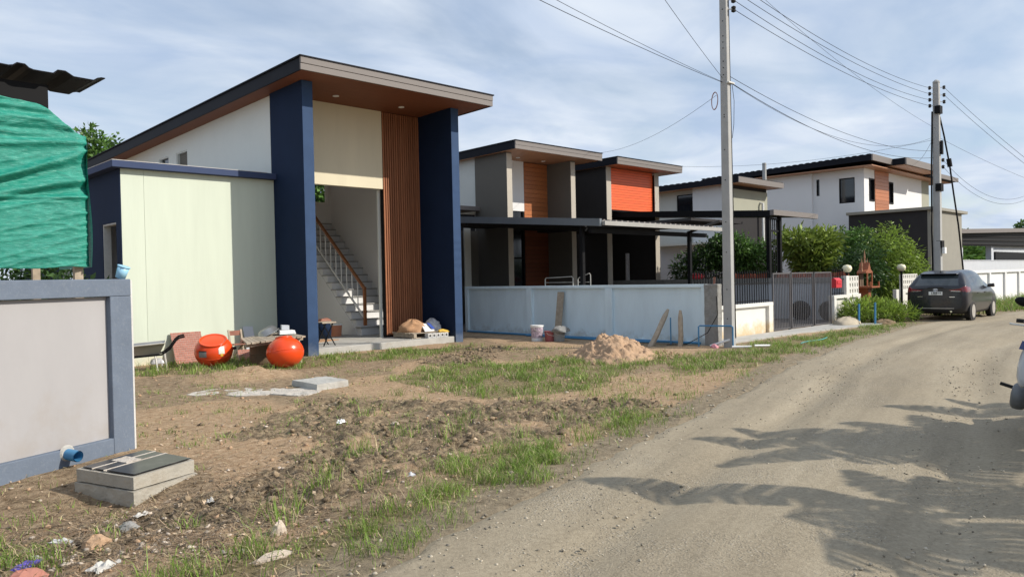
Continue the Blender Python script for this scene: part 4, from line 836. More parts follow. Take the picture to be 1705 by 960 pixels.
MB().tube([(31.26, 8.70, 5.65), (31.31, 8.67, 5.35)], 0.085, 10).build('cable_splice', M_black, p2)
def wire(a, b, sag, r=0.009, label='', name='overhead_wire', n=28, grp='overhead wires'):
    a = Vector(a); b = Vector(b)
    pts = [a.lerp(b, t) - Vector((0, 0, sag * 4 * t * (1 - t))) for t in np.linspace(0, 1, n)]
    o = MB().tube(pts, r, 5).build(name, M_black, None, origin=tuple(a)); tag(o, label, 'wire', grp); return o
for k, z in enumerate((7.25, 7.45, 7.65, 7.85)):
    wire((14.92, 8.26, z), (30.75, 9.16, 7.6 + 0.22 * k), 0.25 + 0.05 * (k % 2), 0.0065, ('lowest', 'second lowest', 'second highest', 'highest')[k] + ' of the four power lines running between the two pole tops')
wire((14.86, 8.34, 5.82), (30.85, 9.1, 5.95), 0.42, 0.006, 'upper phone wire sagging from the near pole to the far pole')
wire((14.9, 8.34, 5.68), (30.85, 9.1, 6.45), 0.75, 0.0045, 'thin phone wire between the poles ending highest on the far pole')
wire((14.9, 8.34, 5.69), (30.85, 9.1, 5.7), 0.5, 0.0065, 'thick lower phone cable sagging between the two poles')
wire((14.75, 8.46, 5.70), (-14, 3.4, 6.3), 0.55, 0.005, 'lower left wire crossing the sky from the near pole toward the viewer')
wire((14.75, 8.46, 5.71), (-14, 2.9, 6.6), 0.6, 0.004, 'middle left wire crossing the sky from the near pole toward the viewer')
wire((14.75, 8.46, 5.80), (-6, 1.6, 8.8), 0.5, 0.0045, 'steep upper left wire crossing the sky from the near pole')
wire((14.74, 8.6, 5.45), (21.8, 18.08, 6.16), 0.35, 0.004, 'thin wire dropping from the near pole to the taupe roof')
wire((28.05, 18.2, 6.22), (30.85, 9.1, 6.35), 0.30, 0.005, 'thin wire from the orange fronted house to the far pole')
wire((46.5, 14.6, 7.6), (30.85, 9.1, 6.4), 0.15, 0.006, 'short wire from the white house roof to the far pole')
for k, (z, z2) in enumerate(((8.28, 7.9), (8.0, 7.7))):
    wire((31.2, 8.8, z), (29.46, 4.79 + .05 * k, 3.95 - .12 * k), 0.12, 0.006, ('upper', 'lower')[k] + ' power line leaving the far pole toward the right edge')
wire((31.05, 8.9, 6.4), (41.74, 6.78, 4.84), 0.15, 0.005, 'single thin wire leaving the far pole toward the right edge')
for k, z in enumerate((5.6, 5.35)): wire((31.1, 8.84, z), (42.5, 7.6, 5.75 - .15 * k), 1.25, 0.006, ('upper', 'lower')[k] + ' deep sagging wire right of the far pole')
wire((16.67, 9.0, 8.57), (30.9, 9.0, 6.75), 0.25, 0.004, 'faint wire slanting across the sky above the four power lines')
# ------------------------------------------------------------------ things standing in the yard
def g0(x, y): return float(gh(np.array([x]), np.array([y]))[0])
def tank(label, x, y, rz, tilt, r=0.335, cut=0.755):
    t = root('orange_tank', label, 'tank', (0, 0, 0), 'round orange tanks in front of the annex')
    pr_ = []
    for k in range(23):
        a = -math.pi / 2 + k / 22 * (math.pi * cut)
        pr_.append((r * 1.06 * math.cos(a), r * 0.92 * math.sin(a)))
    re, ze = pr_[-1]
    pr_ += [(re + 0.012, ze + 0.008), (re + 0.012, ze + 0.022), (re - 0.012, ze + 0.026), (re - 0.02, ze + 0.012), (re - .05, ze + 0.015), (0.06, ze + 0.025), (0.0, ze + 0.027)]
    MB().lathe(pr_, (0, 0, 0), 40).build('shell', M_tank, t, smooth=True)
    MB().lathe([(r * 1.058, -0.012), (r * 1.072, -0.006), (r * 1.072, 0.006), (r * 1.058, 0.012)], (0, 0, 0), 40).build('seam_rim', M_tank, t, smooth=True)
    t.location = (x, y, r * 0.94 + g0(x, y) - 0.02); t.rotation_euler = Vector((0, 0, 1)).rotation_difference(Vector(tilt).normalized()).to_euler()
    return t
def decal(t, name, m, verts, faces=None):               # a sticker built in world space just off the shell, then parented
    inv = (Matrix.Translation(t.location) @ t.rotation_euler.to_matrix().to_4x4()).inverted()
    vs = [tuple(inv @ Vector(v)) for v in verts]
    return MB().add(vs, faces or [tuple(range(len(vs)))]).build(name, m, t)
t1 = tank('round orange plastic tank with labels tilted to show its flat lid', 6.15, 14.62, 20, (-0.20, -0.36, 0.90))
t2 = tank('round orange plastic tank standing in front of the plank table', 6.93, 13.24, 60, (0.05, 0.25, 0.95), 0.325, 0.86)
MB().tube([(0.33, -0.1, 0.0), (0.40, -0.12, 0.0)], 0.03, 8).build('spout', M_rubber, t1)
def on_shell(t, r, az, el, w, h, n=6, cut=None):
    c = Vector(t.location); vs = []; fs = []
    for j in range(n + 1):
        for i in range(n + 1):
            a = az + (i / n - .5) * w / r; e = el + (j / n - .5) * h / r
            if cut: e += cut(i / n, j / n)
            d = Vector((math.cos(a) * math.cos(e), math.sin(a) * math.cos(e), math.sin(e)))
            q = t.rotation_euler.to_matrix().inverted() @ d                # ray to the ellipsoid of the shell
            s = 1 / math.sqrt((q.x ** 2 + q.y ** 2) / (r * 1.06) ** 2 + q.z ** 2 / (r * 0.92) ** 2)
            vs.append(c + d * (s + 0.004))
    for j in range(n):
        for i in range(n): fs.append((j * (n + 1) + i, j * (n + 1) + i + 1, (j + 1) * (n + 1) + i + 1, (j + 1) * (n + 1) + i))
    return vs, fs
view = math.atan2(-14.6, -6.15)
M_label = mat('pale_label', (0.70, 0.68, 0.60), 0.4, var=0.2, vs=30)
M_glabel = mat('grey_label', (0.24, 0.23, 0.22), 0.4, var=0.25, vs=25)
decal(t1, 'label', M_glabel, *on_shell(t1, 0.335, view - 0.62, -0.12, 0.16, 0.10))
decal(t1, 'label', M_rubber, *on_shell(t1, 0.337, view - 0.62, 0.06, 0.16, 0.02))
decal(t1, 'label', M_label, *on_shell(t1, 0.335, view + 0.42, 0.04, 0.11, 0.10, 8, lambda u, v: 0.12 * math.sin(u * 3.1) * v))
decal(t1, 'label', M_yellow, *on_shell(t1, 0.335, view + 0.42, -0.17, 0.05, 0.05))
# wheelbarrow
wbm = Matrix.Translation((5.05, 15.15, 0)) @ Matrix.Rotation(R(-20), 4, 'Z')
wb = root('wheelbarrow', 'grey metal wheelbarrow with curved handles beside the cream annex wall', 'wheelbarrow', (5.05, 15.15, 0))
def wbmb(): b = MB(); b.M = wbm; return b
tray = [(-0.25, -0.22, 0.30), (0.25, -0.22, 0.30), (0.25, 0.22, 0.30), (-0.25, 0.22, 0.30), (-0.46, -0.33, 0.47), (0.36, -0.33, 0.52), (0.36, 0.33, 0.52), (-0.46, 0.33, 0.47)]
w_ = wbmb().add(tray, [(0, 3, 2, 1), (0, 1, 5, 4), (1, 2, 6, 5), (2, 3, 7, 6), (3, 0, 4, 7)]).build('tray', M_alu, wb); w_.modifiers.new('t', 'SOLIDIFY').thickness = 0.012
wbmb().tube([tray[4], tray[5], tray[6], tray[7], tray[4]], 0.014, 6).build('tray_rim', M_steel, w_)
for s in (-1, 1):
    wbmb().tube([(-0.72, 0.05 * s, 0.2), (-0.2, 0.2 * s, 0.27), (0.3, 0.26 * s, 0.30), (0.44, 0.29 * s, 0.40), (0.54, 0.30 * s, 0.55), (0.60, 0.30 * s, 0.60), (0.70, 0.30 * s, 0.62)], 0.018, 8).build('handle', M_black, wb)
    wbmb().tube([(0.18, 0.24 * s, 0.30), (0.22, 0.27 * s, 0.0), (0.38, 0.27 * s, 0.0), (0.34, 0.26 * s, 0.31)], 0.016, 7).build('leg', M_steel, wb)
wbmb().bar((0.3, -0.27, 0.1), (0.3, 0.27, 0.1), 0.025).build('cross_bar', M_steel, wb)
wh = MB(); wh.M = wbm @ Matrix.Translation((-0.72, 0, 0.17)) @ Matrix.Rotation(R(90), 4, 'X')
wh.lathe([(0.10, -0.03), (0.15, -0.04), (0.17, -0.02), (0.17, 0.02), (0.15, 0.04), (0.10, 0.03), (0.10, -0.03)], (0, 0, 0), 18).build('wheel', M_rubber, wb, smooth=True)
bt = MB().hexa([(5.12, 15.05, 0.10), (5.36, 14.97, 0.10), (5.40, 15.2, 0.10), (5.16, 15.27, 0.10), (5.15, 15.07, 0.20), (5.33, 15.0, 0.19), (5.36, 15.18, 0.22), (5.2, 15.25, 0.2)]).build('plastic_sack', M_clear, None, origin=(5.2, 15.1, 0), bevel=0.03)
tag(bt, 'pale plastic sack lying under the grey wheelbarrow', 'sack')
# brick patterned board leaning on the annex, and a short piece beside the chair
def brick_board(label, x0, x1, yb, yt, z1, rows, cols):
    t = root('brick_board', label, 'board', ((x0 + x1) / 2, yb, 0))
    n = Vector((0, yt - yb, z1)); ln = n.length; n.normalize(); nrm = Vector((0, -n.z, n.y))
    def P(u, v, d): q = Vector((x0 + u, yb, 0)) + n * v + nrm * d; return (q.x, q.y, q.z)
    W = x1 - x0
    MB().hexa([P(0, 0, -0.02), P(W, 0, -0.02), P(W, ln, -0.02), P(0, ln, -0.02), P(0, 0, 0), P(W, 0, 0), P(W, ln, 0), P(0, ln, 0)]).build('backing', mat('mortar', (0.55, 0.45, 0.40), 0.9), t)
    bh = ln / rows; bw_ = W / cols
    for r in range(rows):
        off = -bw_ / 2 * (r % 2)
        for c in range(cols + (r % 2)):
            a = max(0, off + c * bw_ + 0.004); b = min(W, off + (c + 1) * bw_ - 0.004)
            v0 = r * bh + 0.004; v1 = (r + 1) * bh - 0.004
            MB().hexa([P(a, v0, 0), P(b, v0, 0), P(b, v1, 0), P(a, v1, 0), P(a, v0, .006), P(b, v0, .006), P(b, v1, .006), P(a, v1, .006)]).build('brick', M_brick, t)
    return t
M_brick = mat('pink_red_brick', (0.37, 0.16, 0.12), 0.9, var=0.14, vs=12, rnd=0.12)
brick_board('square pink brick patterned board leaning against the annex wall', 5.84, 6.46, 15.72, 16.0, 0.62, 14, 7)
brick_board('short pink brick patterned offcut propped under the wooden chair', 6.93, 7.28, 15.2, 15.3, 0.22, 5, 4)
# small wooden chair
ch = root('wooden_chair', 'small old wooden folding chair against the annex wall', 'chair', (7.1, 15.6, 0))
for x in (6.95, 7.22):
    MB().bar((x, 15.75, 0.62), (x - 0.02, 15.55, 0.0), 0.035).build('leg', M_oldwood, ch); MB().bar((x - 0.0, 15.62, 0.34), (x - 0.1, 15.9, 0.0), 0.03).build('leg', M_oldwood, ch)
Bx('backrest', M_redwood, ch, 6.94, 7.24, 15.73, 15.76, 0.50, 0.60)
MB().hexa([(6.93, 15.45, 0.31), (7.24, 15.45, 0.31), (7.24, 15.74, 0.30), (6.93, 15.74, 0.30), (6.93, 15.45, 0.335), (7.24, 15.45, 0.335), (7.24, 15.74, 0.325), (6.93, 15.74, 0.325)]).build('seat', M_redwood, ch)
gb = MB().hexa([(7.35, 15.7, 0), (7.56, 15.66, 0), (7.57, 15.69, 0), (7.36, 15.73, 0), (7.36, 15.95, 0.66), (7.57, 15.91, 0.66), (7.58, 15.94, 0.66), (7.37, 15.98, 0.66)]).build('grey_board', M_lot, None, origin=(7.45, 15.8, 0)); tag(gb, 'narrow grey board standing behind the plank table', 'board')
# plank table on a drum
tb = root('plank_table', 'low table of weathered planks on a brown drum', 'table', (7.0, 14.2, 0))
MB().lathe([(0.25, 0), (0.26, 0.02), (0.255, 0.2), (0.265, 0.21), (0.255, 0.23), (0.25, 0.45), (0.26, 0.46), (0.0, 0.46)], (6.98, 14.25, 0), 22).build('drum', M_brown, tb, smooth=False)
A, B_, Cc, D_ = Vector((6.60, 14.42, 0.53)), Vector((6.32, 13.55, 0.49)), Vector((7.52, 13.52, 0.55)), Vector((7.75, 14.9, 0.56))
npk = 13
for k in range(npk):
    u0, u1 = (k + 0.06) / npk, (k + 0.94) / npk; q = [A.lerp(D_, u0), A.lerp(D_, u1), B_.lerp(Cc, u1), B_.lerp(Cc, u0)]
    e = 0.03 * math.sin(k * 2.3); dn = Vector((0, 0, -0.03)); q[2] = q[2] + Vector((-.03, -.1, 0)) * e * 10; q[3] = q[3] + Vector((-.03, -.1, 0)) * e * 10
    MB().hexa([q[3] + dn, q[2] + dn, q[1] + dn, q[0] + dn, q[3], q[2], q[1], q[0]]).build('plank', M_oldwood, tb)
for f in (0.12, 0.86):
    a, b = A.lerp(B_, f), D_.lerp(Cc, f); dn = Vector((0, 0, -0.065)); MB().bar(a + dn, b + dn, 0.06, 0.06).build('batten', M_oldwood, tb)
for (x, y) in ((7.45, 13.7), (7.6, 14.75)): MB().bar((x, y, 0.48), (x + .06, y + .02, 0), 0.05).build('leg', M_oldwood, tb)
bs = root('metal_basin', 'dented aluminium basin tipped on its side on the plank table', 'basin', (7.15, 14.3, 0.56))
b_ = MB(); b_.M = Matrix.Translation((7.16, 14.42, 0.64)) @ Matrix.Rotation(R(-24), 4, 'Y') @ Matrix.Rotation(R(172), 4, 'X')
b_.lathe([(0.0, 0.0), (0.12, 0.0), (0.17, 0.03), (0.21, 0.12), (0.235, 0.125), (0.235, 0.132), (0.205, 0.128), (0.165, 0.04), (0.12, 0.012), (0, 0.012)], (0, 0, -.06), 26).build('bowl', M_alu, bs, smooth=True)
bx1 = MB().hexa([(7.28, 14.12, .56), (7.58, 14.0, .56), (7.66, 14.25, .56), (7.35, 14.36, .56), (7.30, 14.14, .64), (7.57, 14.03, .64), (7.63, 14.24, .64), (7.37, 14.34, .64)]).build('white_box', M_plasticw, None, origin=(7.45, 14.2, .56), bevel=0.01); tag(bx1, 'low white plastic tray beside the metal basin', 'tray')
bx2 = MB().hexa([(7.42, 14.3, .645), (7.56, 14.24, .645), (7.60, 14.36, .645), (7.46, 14.42, .645), (7.42, 14.3, .74), (7.56, 14.24, .73), (7.60, 14.36, .73), (7.46, 14.42, .74)]).build('white_box', M_lot, None, origin=(7.5, 14.33, .64), bevel=0.006); tag(bx2, 'small pale box stacked at the back of the white tray', 'box')
# porch things
fc = root('folding_stool', 'black folding stool with crossed legs on the porch edge', 'stool', (9.05, 15.35, 0.15))
for s in (0, 1):
    MB().bar((8.90, 15.20 + .3 * s, 0.15), (9.18, 15.25 + .3 * s, 0.66), 0.022).build('leg', M_black, fc); MB().bar((9.2, 15.2 + .3 * s, 0.15), (8.92, 15.25 + .3 * s, 0.66), 0.022).build('leg', M_black, fc)
Bx('seat', M_oldwood, fc, 8.88, 9.24, 15.2, 15.58, 0.66, 0.69)
bk = root('paint_bucket', 'terracotta coloured bucket with white rim near the stairs', 'bucket', (10.9, 18.0, 0.15))
MB().lathe([(0.13, 0), (0.155, 0.30), (0.145, 0.30), (0.12, 0.02)], (10.75, 17.7, 0.15), 18).build('body', M_terr, bk); MB().lathe([(0.15, 0.29), (0.165, 0.295), (0.165, 0.325), (0.14, 0.325)], (10.75, 17.7, 0.15), 18).build('rim', M_plasticw, bk)
cr_ = MB(); cr_.lathe([(0.17, 0), (0.19, 0.25), (0.17, 0.34), (0.1, 0.42), (0, 0.44)], (10.15, 17.3, 0.15), 12)
o = cr_.build('rag_heap', M_navy, None, origin=(10.15, 17.3, 0.15), smooth=True); tag(o, 'dark heap of rags left of the terracotta bucket', 'rags')
o = MB().hexa([(9.99, 17.2, .59), (10.3, 17.15, .585), (10.35, 17.4, .59), (10.02, 17.45, .59), (10.05, 17.22, .66), (10.3, 17.2, .64), (10.3, 17.38, .68), (10.06, 17.4, .65)]).build('red_rag', M_redwood, None, origin=(10.15, 17.3, .59), bevel=.02); tag(o, 'dull red rag on top of the dark heap', 'rag')
o = MB().prism([(9.1, 16.2), (10.1, 16.5), (9.9, 16.95), (9.0, 16.7)], 0.151, 0.165, 'z').build('cardboard', M_cloth, None, origin=(9.6, 16.6, 0.15)); tag(o, 'flat sheet of brown cardboard on the porch floor', 'cardboard')
pt = root('pallet', 'weathered wooden pallet on the porch in front of the slats', 'pallet', (11.8, 15.4, 0.15))
for k in range(6): Bx('top_board', M_oldwood, pt, 11.26, 12.34, 15.02 + .15 * k, 15.13 + .15 * k, 0.27, 0.29)
for k in range(3): Bx('bearer', M_oldwood, pt, 11.3 + .47 * k, 11.38 + .47 * k, 15.02, 15.88, 0.172, 0.268)
for k in range(3): Bx('bottom_board', M_oldwood, pt, 11.26, 12.34, 15.04 + .35 * k, 15.12 + .35 * k, 0.152, 0.17)
hb = root('hollow_block', 'row of pierced clay block leaning at the pallet front', 'block', (11.9, 14.93, 0.15))
for k in range(5):
    b = MB(); x = 11.62 + .13 * k
    b.box(x, x + .12, 14.86, 15.0, .152, .18).box(x, x + .12, 14.86, 15.0, .235, .262).box(x, x + .03, 14.86, 15.0, .18, .235).box(x + .09, x + .12, 14.86, 15.0, .18, .235).build('cell', M_plaster, hb)
def heap(name, label, cat, m, c, rx, ry, rz, seed, n=(22, 12), rough=0.35, smooth=True):
    vs = []; fs = []; rs_ = np.random.RandomState(seed); ph = rs_.rand(8) * 6
    for j in range(n[1] + 1):
        e = j / n[1] * math.pi / 2
        for i in range(n[0]):
            a = i / n[0] * 2 * math.pi; k = 1 + rough * (0.5 * math.sin(3 * a + ph[0] + 2 * e) * math.cos(4 * e + ph[1]) + 0.35 * math.sin(7 * a + ph[2] - 5 * e) + 0.2 * math.sin(11 * a + ph[3] + 9 * e))
            vs.append((c[0] + rx * k * math.cos(a) * math.cos(e), c[1] + ry * k * math.sin(a) * math.cos(e), c[2] + rz * math.sin(e) * (1 + .25 * rough * math.sin(5 * a + ph[4]))))
    for j in range(n[1]):
        for i in range(n[0]): fs.append((j * n[0] + i, j * n[0] + (i + 1) % n[0], (j + 1) * n[0] + (i + 1) % n[0], (j + 1) * n[0] + i))
    o = MB().add(vs, fs).build(name, m, None, origin=c, smooth=smooth); tag(o, label, cat); return o
heap('brown_cloth', 'crumpled brown cloth heaped on the pallet', 'cloth', M_cloth, (11.62, 15.5, 0.29), 0.36, 0.34, 0.30, 3)
heap('plastic_bag', 'crumpled clear plastic bag on the right of the pallet', 'bag', M_clear, (12.2, 15.45, 0.29), 0.2, 0.26, 0.30, 8)
bb = root('cement_bag', 'white and blue printed bag lying across the brown cloth', 'bag', (11.85, 15.15, 0.3))
MB().hexa([(11.62, 15.0, .30), (11.98, 15.05, .30), (12.05, 15.35, .42), (11.72, 15.3, .44), (11.63, 15.02, .34), (11.96, 15.06, .35), (12.02, 15.35, .48), (11.73, 15.3, .50)]).build('sack', M_plasticw, bb, bevel=0.02)
MB().hexa([(11.87, 15.034, .36), (11.975, 15.05, .36), (12.035, 15.33, .49), (11.93, 15.31, .5), (11.87, 15.03, .365), (11.98, 15.04, .365), (12.04, 15.33, .495), (11.93, 15.31, .505)]).build('print', M_bluebag, bb)
o = MB().tube([(12.02, 14.94, .30), (12.12, 14.93, .31), (12.32, 14.92, .27)], [.035, .045, .03], 10).build('yellow_bottle', M_yellow, None, origin=(12.1, 14.9, .3)); tag(o, 'yellow plastic bottle on the front edge of the pallet', 'bottle')

# along the blue wall
def bucket(label, x, y, r, h, m, fill, name='bucket', band=None):
    t = root(name, label, 'bucket', (x, y, 0)); z = g0(x, y)
    MB().lathe([(0, 0), (r * .86, 0), (r, h), (r * .95, h), (r * .84, .02), (0, .02)], (x, y, z), 20).build('body', m, t, smooth=False)
    MB().lathe([(r * .99, h * .9), (r * 1.07, h * .91), (r * 1.07, h), (r * .96, h)], (x, y, z), 20).build('rim', m, t)
    if band: MB().lathe([(r * .885, h * .18), (r * .985, h * .86)], (x, y, z), 20).build('print_band', band, t); 
    if fill: MB().lathe([(0, h * .8), (r * .93, h * .78)], (x, y, z), 16).build('contents', fill, t)
    MB().tube([(x - r, y, z + h * .9), (x - r * .9, y - r * .5, z + h * .7), (x, y - r * 1.12, z + h * .55), (x + r * .9, y - r * .5, z + h * .7), (x + r, y, z + h * .9)], 0.006, 5).build('handle', M_steel, t)
    return t
M_print = mat('printed_bucket_band', (0.45, 0.36, 0.42), 0.5, var=0.8, vs=22)
bucket('tall printed white paint bucket by the light blue wall', 13.75, 13.18, 0.16, 0.40, M_plasticw, M_lot, band=M_print)
bucket('short dark red paint bucket between white bucket and grey mixing pail', 13.78, 12.78, 0.125, 0.26, mat('dark_red_pail', (0.28, 0.07, 0.07), 0.5), M_plasticw, band=None)
bucket('grey mixing pail with a sack on it by the light blue wall', 13.95, 12.62, 0.16, 0.24, M_rawconc, None)
heap('folded_sack', 'dusty folded sack lying on the grey mixing pail', 'sack', M_rawconc, (13.95, 12.55, 0.24 + g0(13.95, 12.6)), 0.24, 0.22, 0.14, 11)
o = MB().bar((14.62, 13.28, 0.02), (14.85, 13.33, 1.2), 0.19, 0.03).build('plank', M_oldwood, None, origin=(14.6, 13.28, 0)); tag(o, 'single grey plank leaning against the light blue wall', 'plank')
def stake(label, a, b, r):
    a = Vector(a); b = Vector(b); pts = [a.lerp(b, t) + Vector((.012 * math.sin(9 * t), .012 * math.cos(7 * t), 0)) for t in np.linspace(0, 1, 7)]
    o = MB().tube(pts, [r, r * .97, r, r * .93, r * .98, r * .9, r * .45], 7).build('timber_stake', M_oldwood, None, origin=tuple(a)); tag(o, label, 'stake')
stake('slanting weathered timber stake near the sand pile', (14.16, 10.05, -.05), (14.72, 9.92, .80), .065)
stake('upright weathered timber stake near the end of the light blue wall', (14.42, 9.42, -.05), (14.45, 9.42, .80), .06)
o = MB().tube([(14.77, 17.0, .05), (14.76, 14, .04), (14.75, 11, .05), (14.73, 9.1, .06)], .028, 8).build('water_pipe', M_bluepipe, None, origin=(14.77, 17, 0)); tag(o, 'long blue water pipe lying along the foot of the light blue wall', 'pipe')
o = MB().tube([(14.7, 14.5, .03), (14.6, 12, .03), (14.66, 10.3, .035)], .022, 8).build('water_pipe', M_bluepipe, None, origin=(14.7, 14.5, 0)); tag(o, 'thinner blue pipe on the ground in front of the long one', 'pipe')
o = MB().tube([(14.62, 9.80, .0), (14.62, 9.80, .62)], .016, 7).build('water_pipe', M_bluepipe, None, origin=(14.62, 9.8, 0)); tag(o, 'thin upright blue pipe beside the slanting stake', 'pipe')
o = MB().tube([(14.42, 8.95, .02), (14.42, 8.95, .45), (14.44, 8.93, .47), (14.66, 8.30, .47), (14.67, 8.27, .45), (14.67, 8.27, .02)], .017, 8).build('water_pipe', M_bluepipe, None, origin=(14.42, 8.95, 0)); tag(o, 'blue water pipe arched over in front of the near pole', 'pipe')
MB().box(14.56, 14.64, 8.42, 8.5, .44, .51).build('valve', M_black, o).location = (-14.42, -8.95, 0)
cv = [Vector((14.84, 8.75, 1.1)), Vector((14.8, 8.7, .7)), Vector((14.7, 8.9, .3)), Vector((14.5, 9.3, .05)), Vector((14.3, 9.7, .03))]
o = MB().tube(cv, .009, 5).build('loose_cable', M_black, None, origin=tuple(cv[0])); tag(o, 'black cable drooping from the raw concrete wall end to the ground', 'cable')
for k, (a, b, lab) in enumerate((((14.55, 8.75, .03), (14.75, 8.35, .18), 'short white pipe offcut slanting beside the near pole'), ((14.5, 8.2, .04), (14.78, 7.9, .04), 'white plastic offcut on the ground in front of the near pole'), ((15.0, 7.95, .04), (15.3, 7.75, .03), 'pale offcut lying right of the near pole foot'))):
    o = MB().tube([a, b], .025, 8).build('pipe_offcut', M_plasticw, None, origin=a); tag(o, lab, 'offcut')
heap('pink_bag', 'small crumpled pink bag at the foot of the near pole', 'bag', mat('pink_plastic', (0.6, 0.25, 0.28), 0.5), (14.5, 8.62, .0), .09, .08, .08, 21)
# steel hose in the grass
o = MB().tube([(15.9 + .25 * k, 7.35 + .05 * math.sin(k) + 0.02 * k, .05) for k in range(8)], .012, 6).build('garden_hose', mat('teal_hose', (.06, .32, .30), .5), None, origin=(15.9, 7.3, 0)); tag(o, 'pale teal hose lying in the grass by the road', 'hose')

# ------------------------------------------------------------------ sand pile
th_, rr_ = np.meshgrid(np.linspace(0, 2 * np.pi, 150, endpoint=False), np.linspace(0, 1, 80))
rad = 1.15 * (1 + 0.22 * np.sin(2 * th_ + 0.4) + 0.08 * np.sin(5 * th_ + 1))
PX = 11.88 + rr_ * rad * np.cos(th_); PY = 9.32 + rr_ * rad * np.sin(th_)
hgt = 0.58 * np.clip(1 - rr_, 0, 1) ** 0.95 * (1 - 0.25 * np.exp(-(rr_ / .12) ** 2)) + 0.12 * np.exp(-((PX - 11.8) ** 2 + (PY - 9.3) ** 2) / .03) * 0
cr1 = np.abs(2 * vn(PX * 5, PY * 5, 81) - 1); cr2 = np.abs(2 * vn(PX * 12, PY * 12, 82) - 1); cr3 = fbm(PX * 25, PY * 25, 83, 3)
PZ = -0.03 + hgt * (0.82 + 0.36 * fbm(PX * 2.5, PY * 2.5, 84, 3)) + (0.10 * (cr1 - .5) + 0.08 * (cr2 - .5) + 0.045 * (cr3 - .5)) * sm(1.02, .7, rr_)
i4 = np.arange(PX.size).reshape(PX.shape); i4n = np.roll(i4, -1, 1)
F4 = np.stack([i4[:-1], i4n[:-1], i4n[1:], i4[1:]], -1).reshape(-1, 4)[:, ::-1]
sp_ = npmesh('sand_pile', np.stack([PX.ravel(), PY.ravel(), PZ.ravel()], -1), F4, M_sand, smooth=True); tag(sp_, 'heap of reddish builder sand in front of the light blue wall', 'sand pile')

# ------------------------------------------------------------------ concrete lid slab and drain box
o = MB().hexa([(5.71, 9.98, .0), (6.28, 10.02, .0), (6.30, 10.72, .0), (5.72, 10.75, .0), (5.72, 9.98, .095), (6.28, 10.03, .10), (6.30, 10.72, .10), (5.73, 10.74, .095)]).build('concrete_slab', M_concrete, None, origin=(6, 10.4, 0)); rough(o, .018, .1, 5); tag(o, 'square grey concrete slab lying on the yard soil', 'slab')
M_crust = mat('pale_mortar_crust', (0.50, 0.46, 0.41), 0.95, var=0.3, vs=8, bump=0.7, bs=40, dirt=((0.32, 0.23, 0.15), 0.9, 4))
for k, (x, y, w_, d_, lab) in enumerate(((4.75, 11.1, .42, .3, 'pale thin cement crust left of the concrete slab'), (5.1, 10.55, .5, .34, 'broken grey cement crust just before the concrete slab'), (5.45, 10.1, .35, .45, 'grey crumbled mortar patch at the corner of the concrete slab'))):
    rs_ = np.random.RandomState(k); n = 11
    pts = [(x + w_ * (0.75 + .5 * rs_.rand()) * math.cos(a), y + d_ * (0.75 + .5 * rs_.rand()) * math.sin(a)) for a in np.linspace(0, 2 * np.pi, n, endpoint=False)]
    o = MB().prism(pts, -0.02, 0.006 + .004 * k, 'z').build('cement_crust', M_crust, None, origin=(x, y, 0)); rough(o, .03, .1, 4); tag(o, lab, 'cement crust')
db = root('drain_box', 'concrete drain box with dark wet lid at the foot of the grey wall', 'drain box', (2.1, 6.6, 0))
q = [Vector((1.71, 6.78, 0)), Vector((1.93, 6.11, 0)), Vector((2.52, 6.43, 0)), Vector((2.36, 7.17, 0))]
def ring(s, z, dz=0): c = sum(q, Vector()) / 4; return [tuple(c + (p - c) * s + Vector((0, 0, z + (dz if i in (2, 3) else 0)))) for i, p in enumerate(q)]
def sl_(a, b): return MB().hexa(a + b)
sl_(ring(1.02, -.35), ring(1.03, .045, -.03)).build('base', M_drain, db); rough(bpy.data.objects['base'], .022, .12, 5)
sl_(ring(.98, .055, -.03), ring(.985, .15, -.02)).build('lid', M_drain, db); rough(bpy.data.objects['lid'], .022, .09, 5)
gl = M_glass
wet = mat('wet_black_film', (0.022, 0.024, 0.028), 0.28, var=0.3, vs=9, spec=0.25, dirt=((0.16, 0.15, 0.13), .5, 9), bump=.04, bs=8)
def lidp(u0, v0, u1, v1, z, th_, m, nm):
    def P(u, v, dz): a = q[1].lerp(q[2], u); b = q[0].lerp(q[3], u); p = a.lerp(b, v); return (p.x, p.y, z - .02 * u + dz)
    return MB().hexa([P(u0, v0, 0), P(u1, v0, 0), P(u1, v1, 0), P(u0, v1, 0), P(u0, v0, th_), P(u1, v0, th_), P(u1, v1, th_), P(u0, v1, th_)]).build(nm, m, db)
lidp(.05, .04, .96, .50, .160, .008, wet, 'film'); lidp(.05, .56, .96, .72, .160, .006, wet, 'film'); lidp(.05, .76, .96, .93, .160, .006, wet, 'film')
for v in (.50, .53, .735): lidp(.03, v, .98, v + .012, .1605, .008, M_crust, 'cement_strip')
rough(lidp(.38, .56, .60, .84, .163, .008, M_crust, 'cement_strip'), .015, .05)

# rock and stakes by the weeds
hp = heap('boulder', 'pale flat boulder on the verge in front of the short white wall', 'boulder', mat('tan_boulder', (0.42, 0.36, 0.27), 0.9, var=0.25, vs=5, bump=0.3), (22.5, 9.0, -.05), .62, .36, .30, 31, rough=.16)
for lab, x, y, h in (('thin blue pipe stake left of the weeds', 22.75, 8.75,   .62), ('thicker blue pipe stake in front of the weeds', 22.9, 8.35, .66)):
    o = MB().tube([(x, y, -.05), (x + .02, y, h)], .03, 8).build('pipe_stake', M_bluepipe, None, origin=(x, y, 0)); tag(o, lab, 'stake')
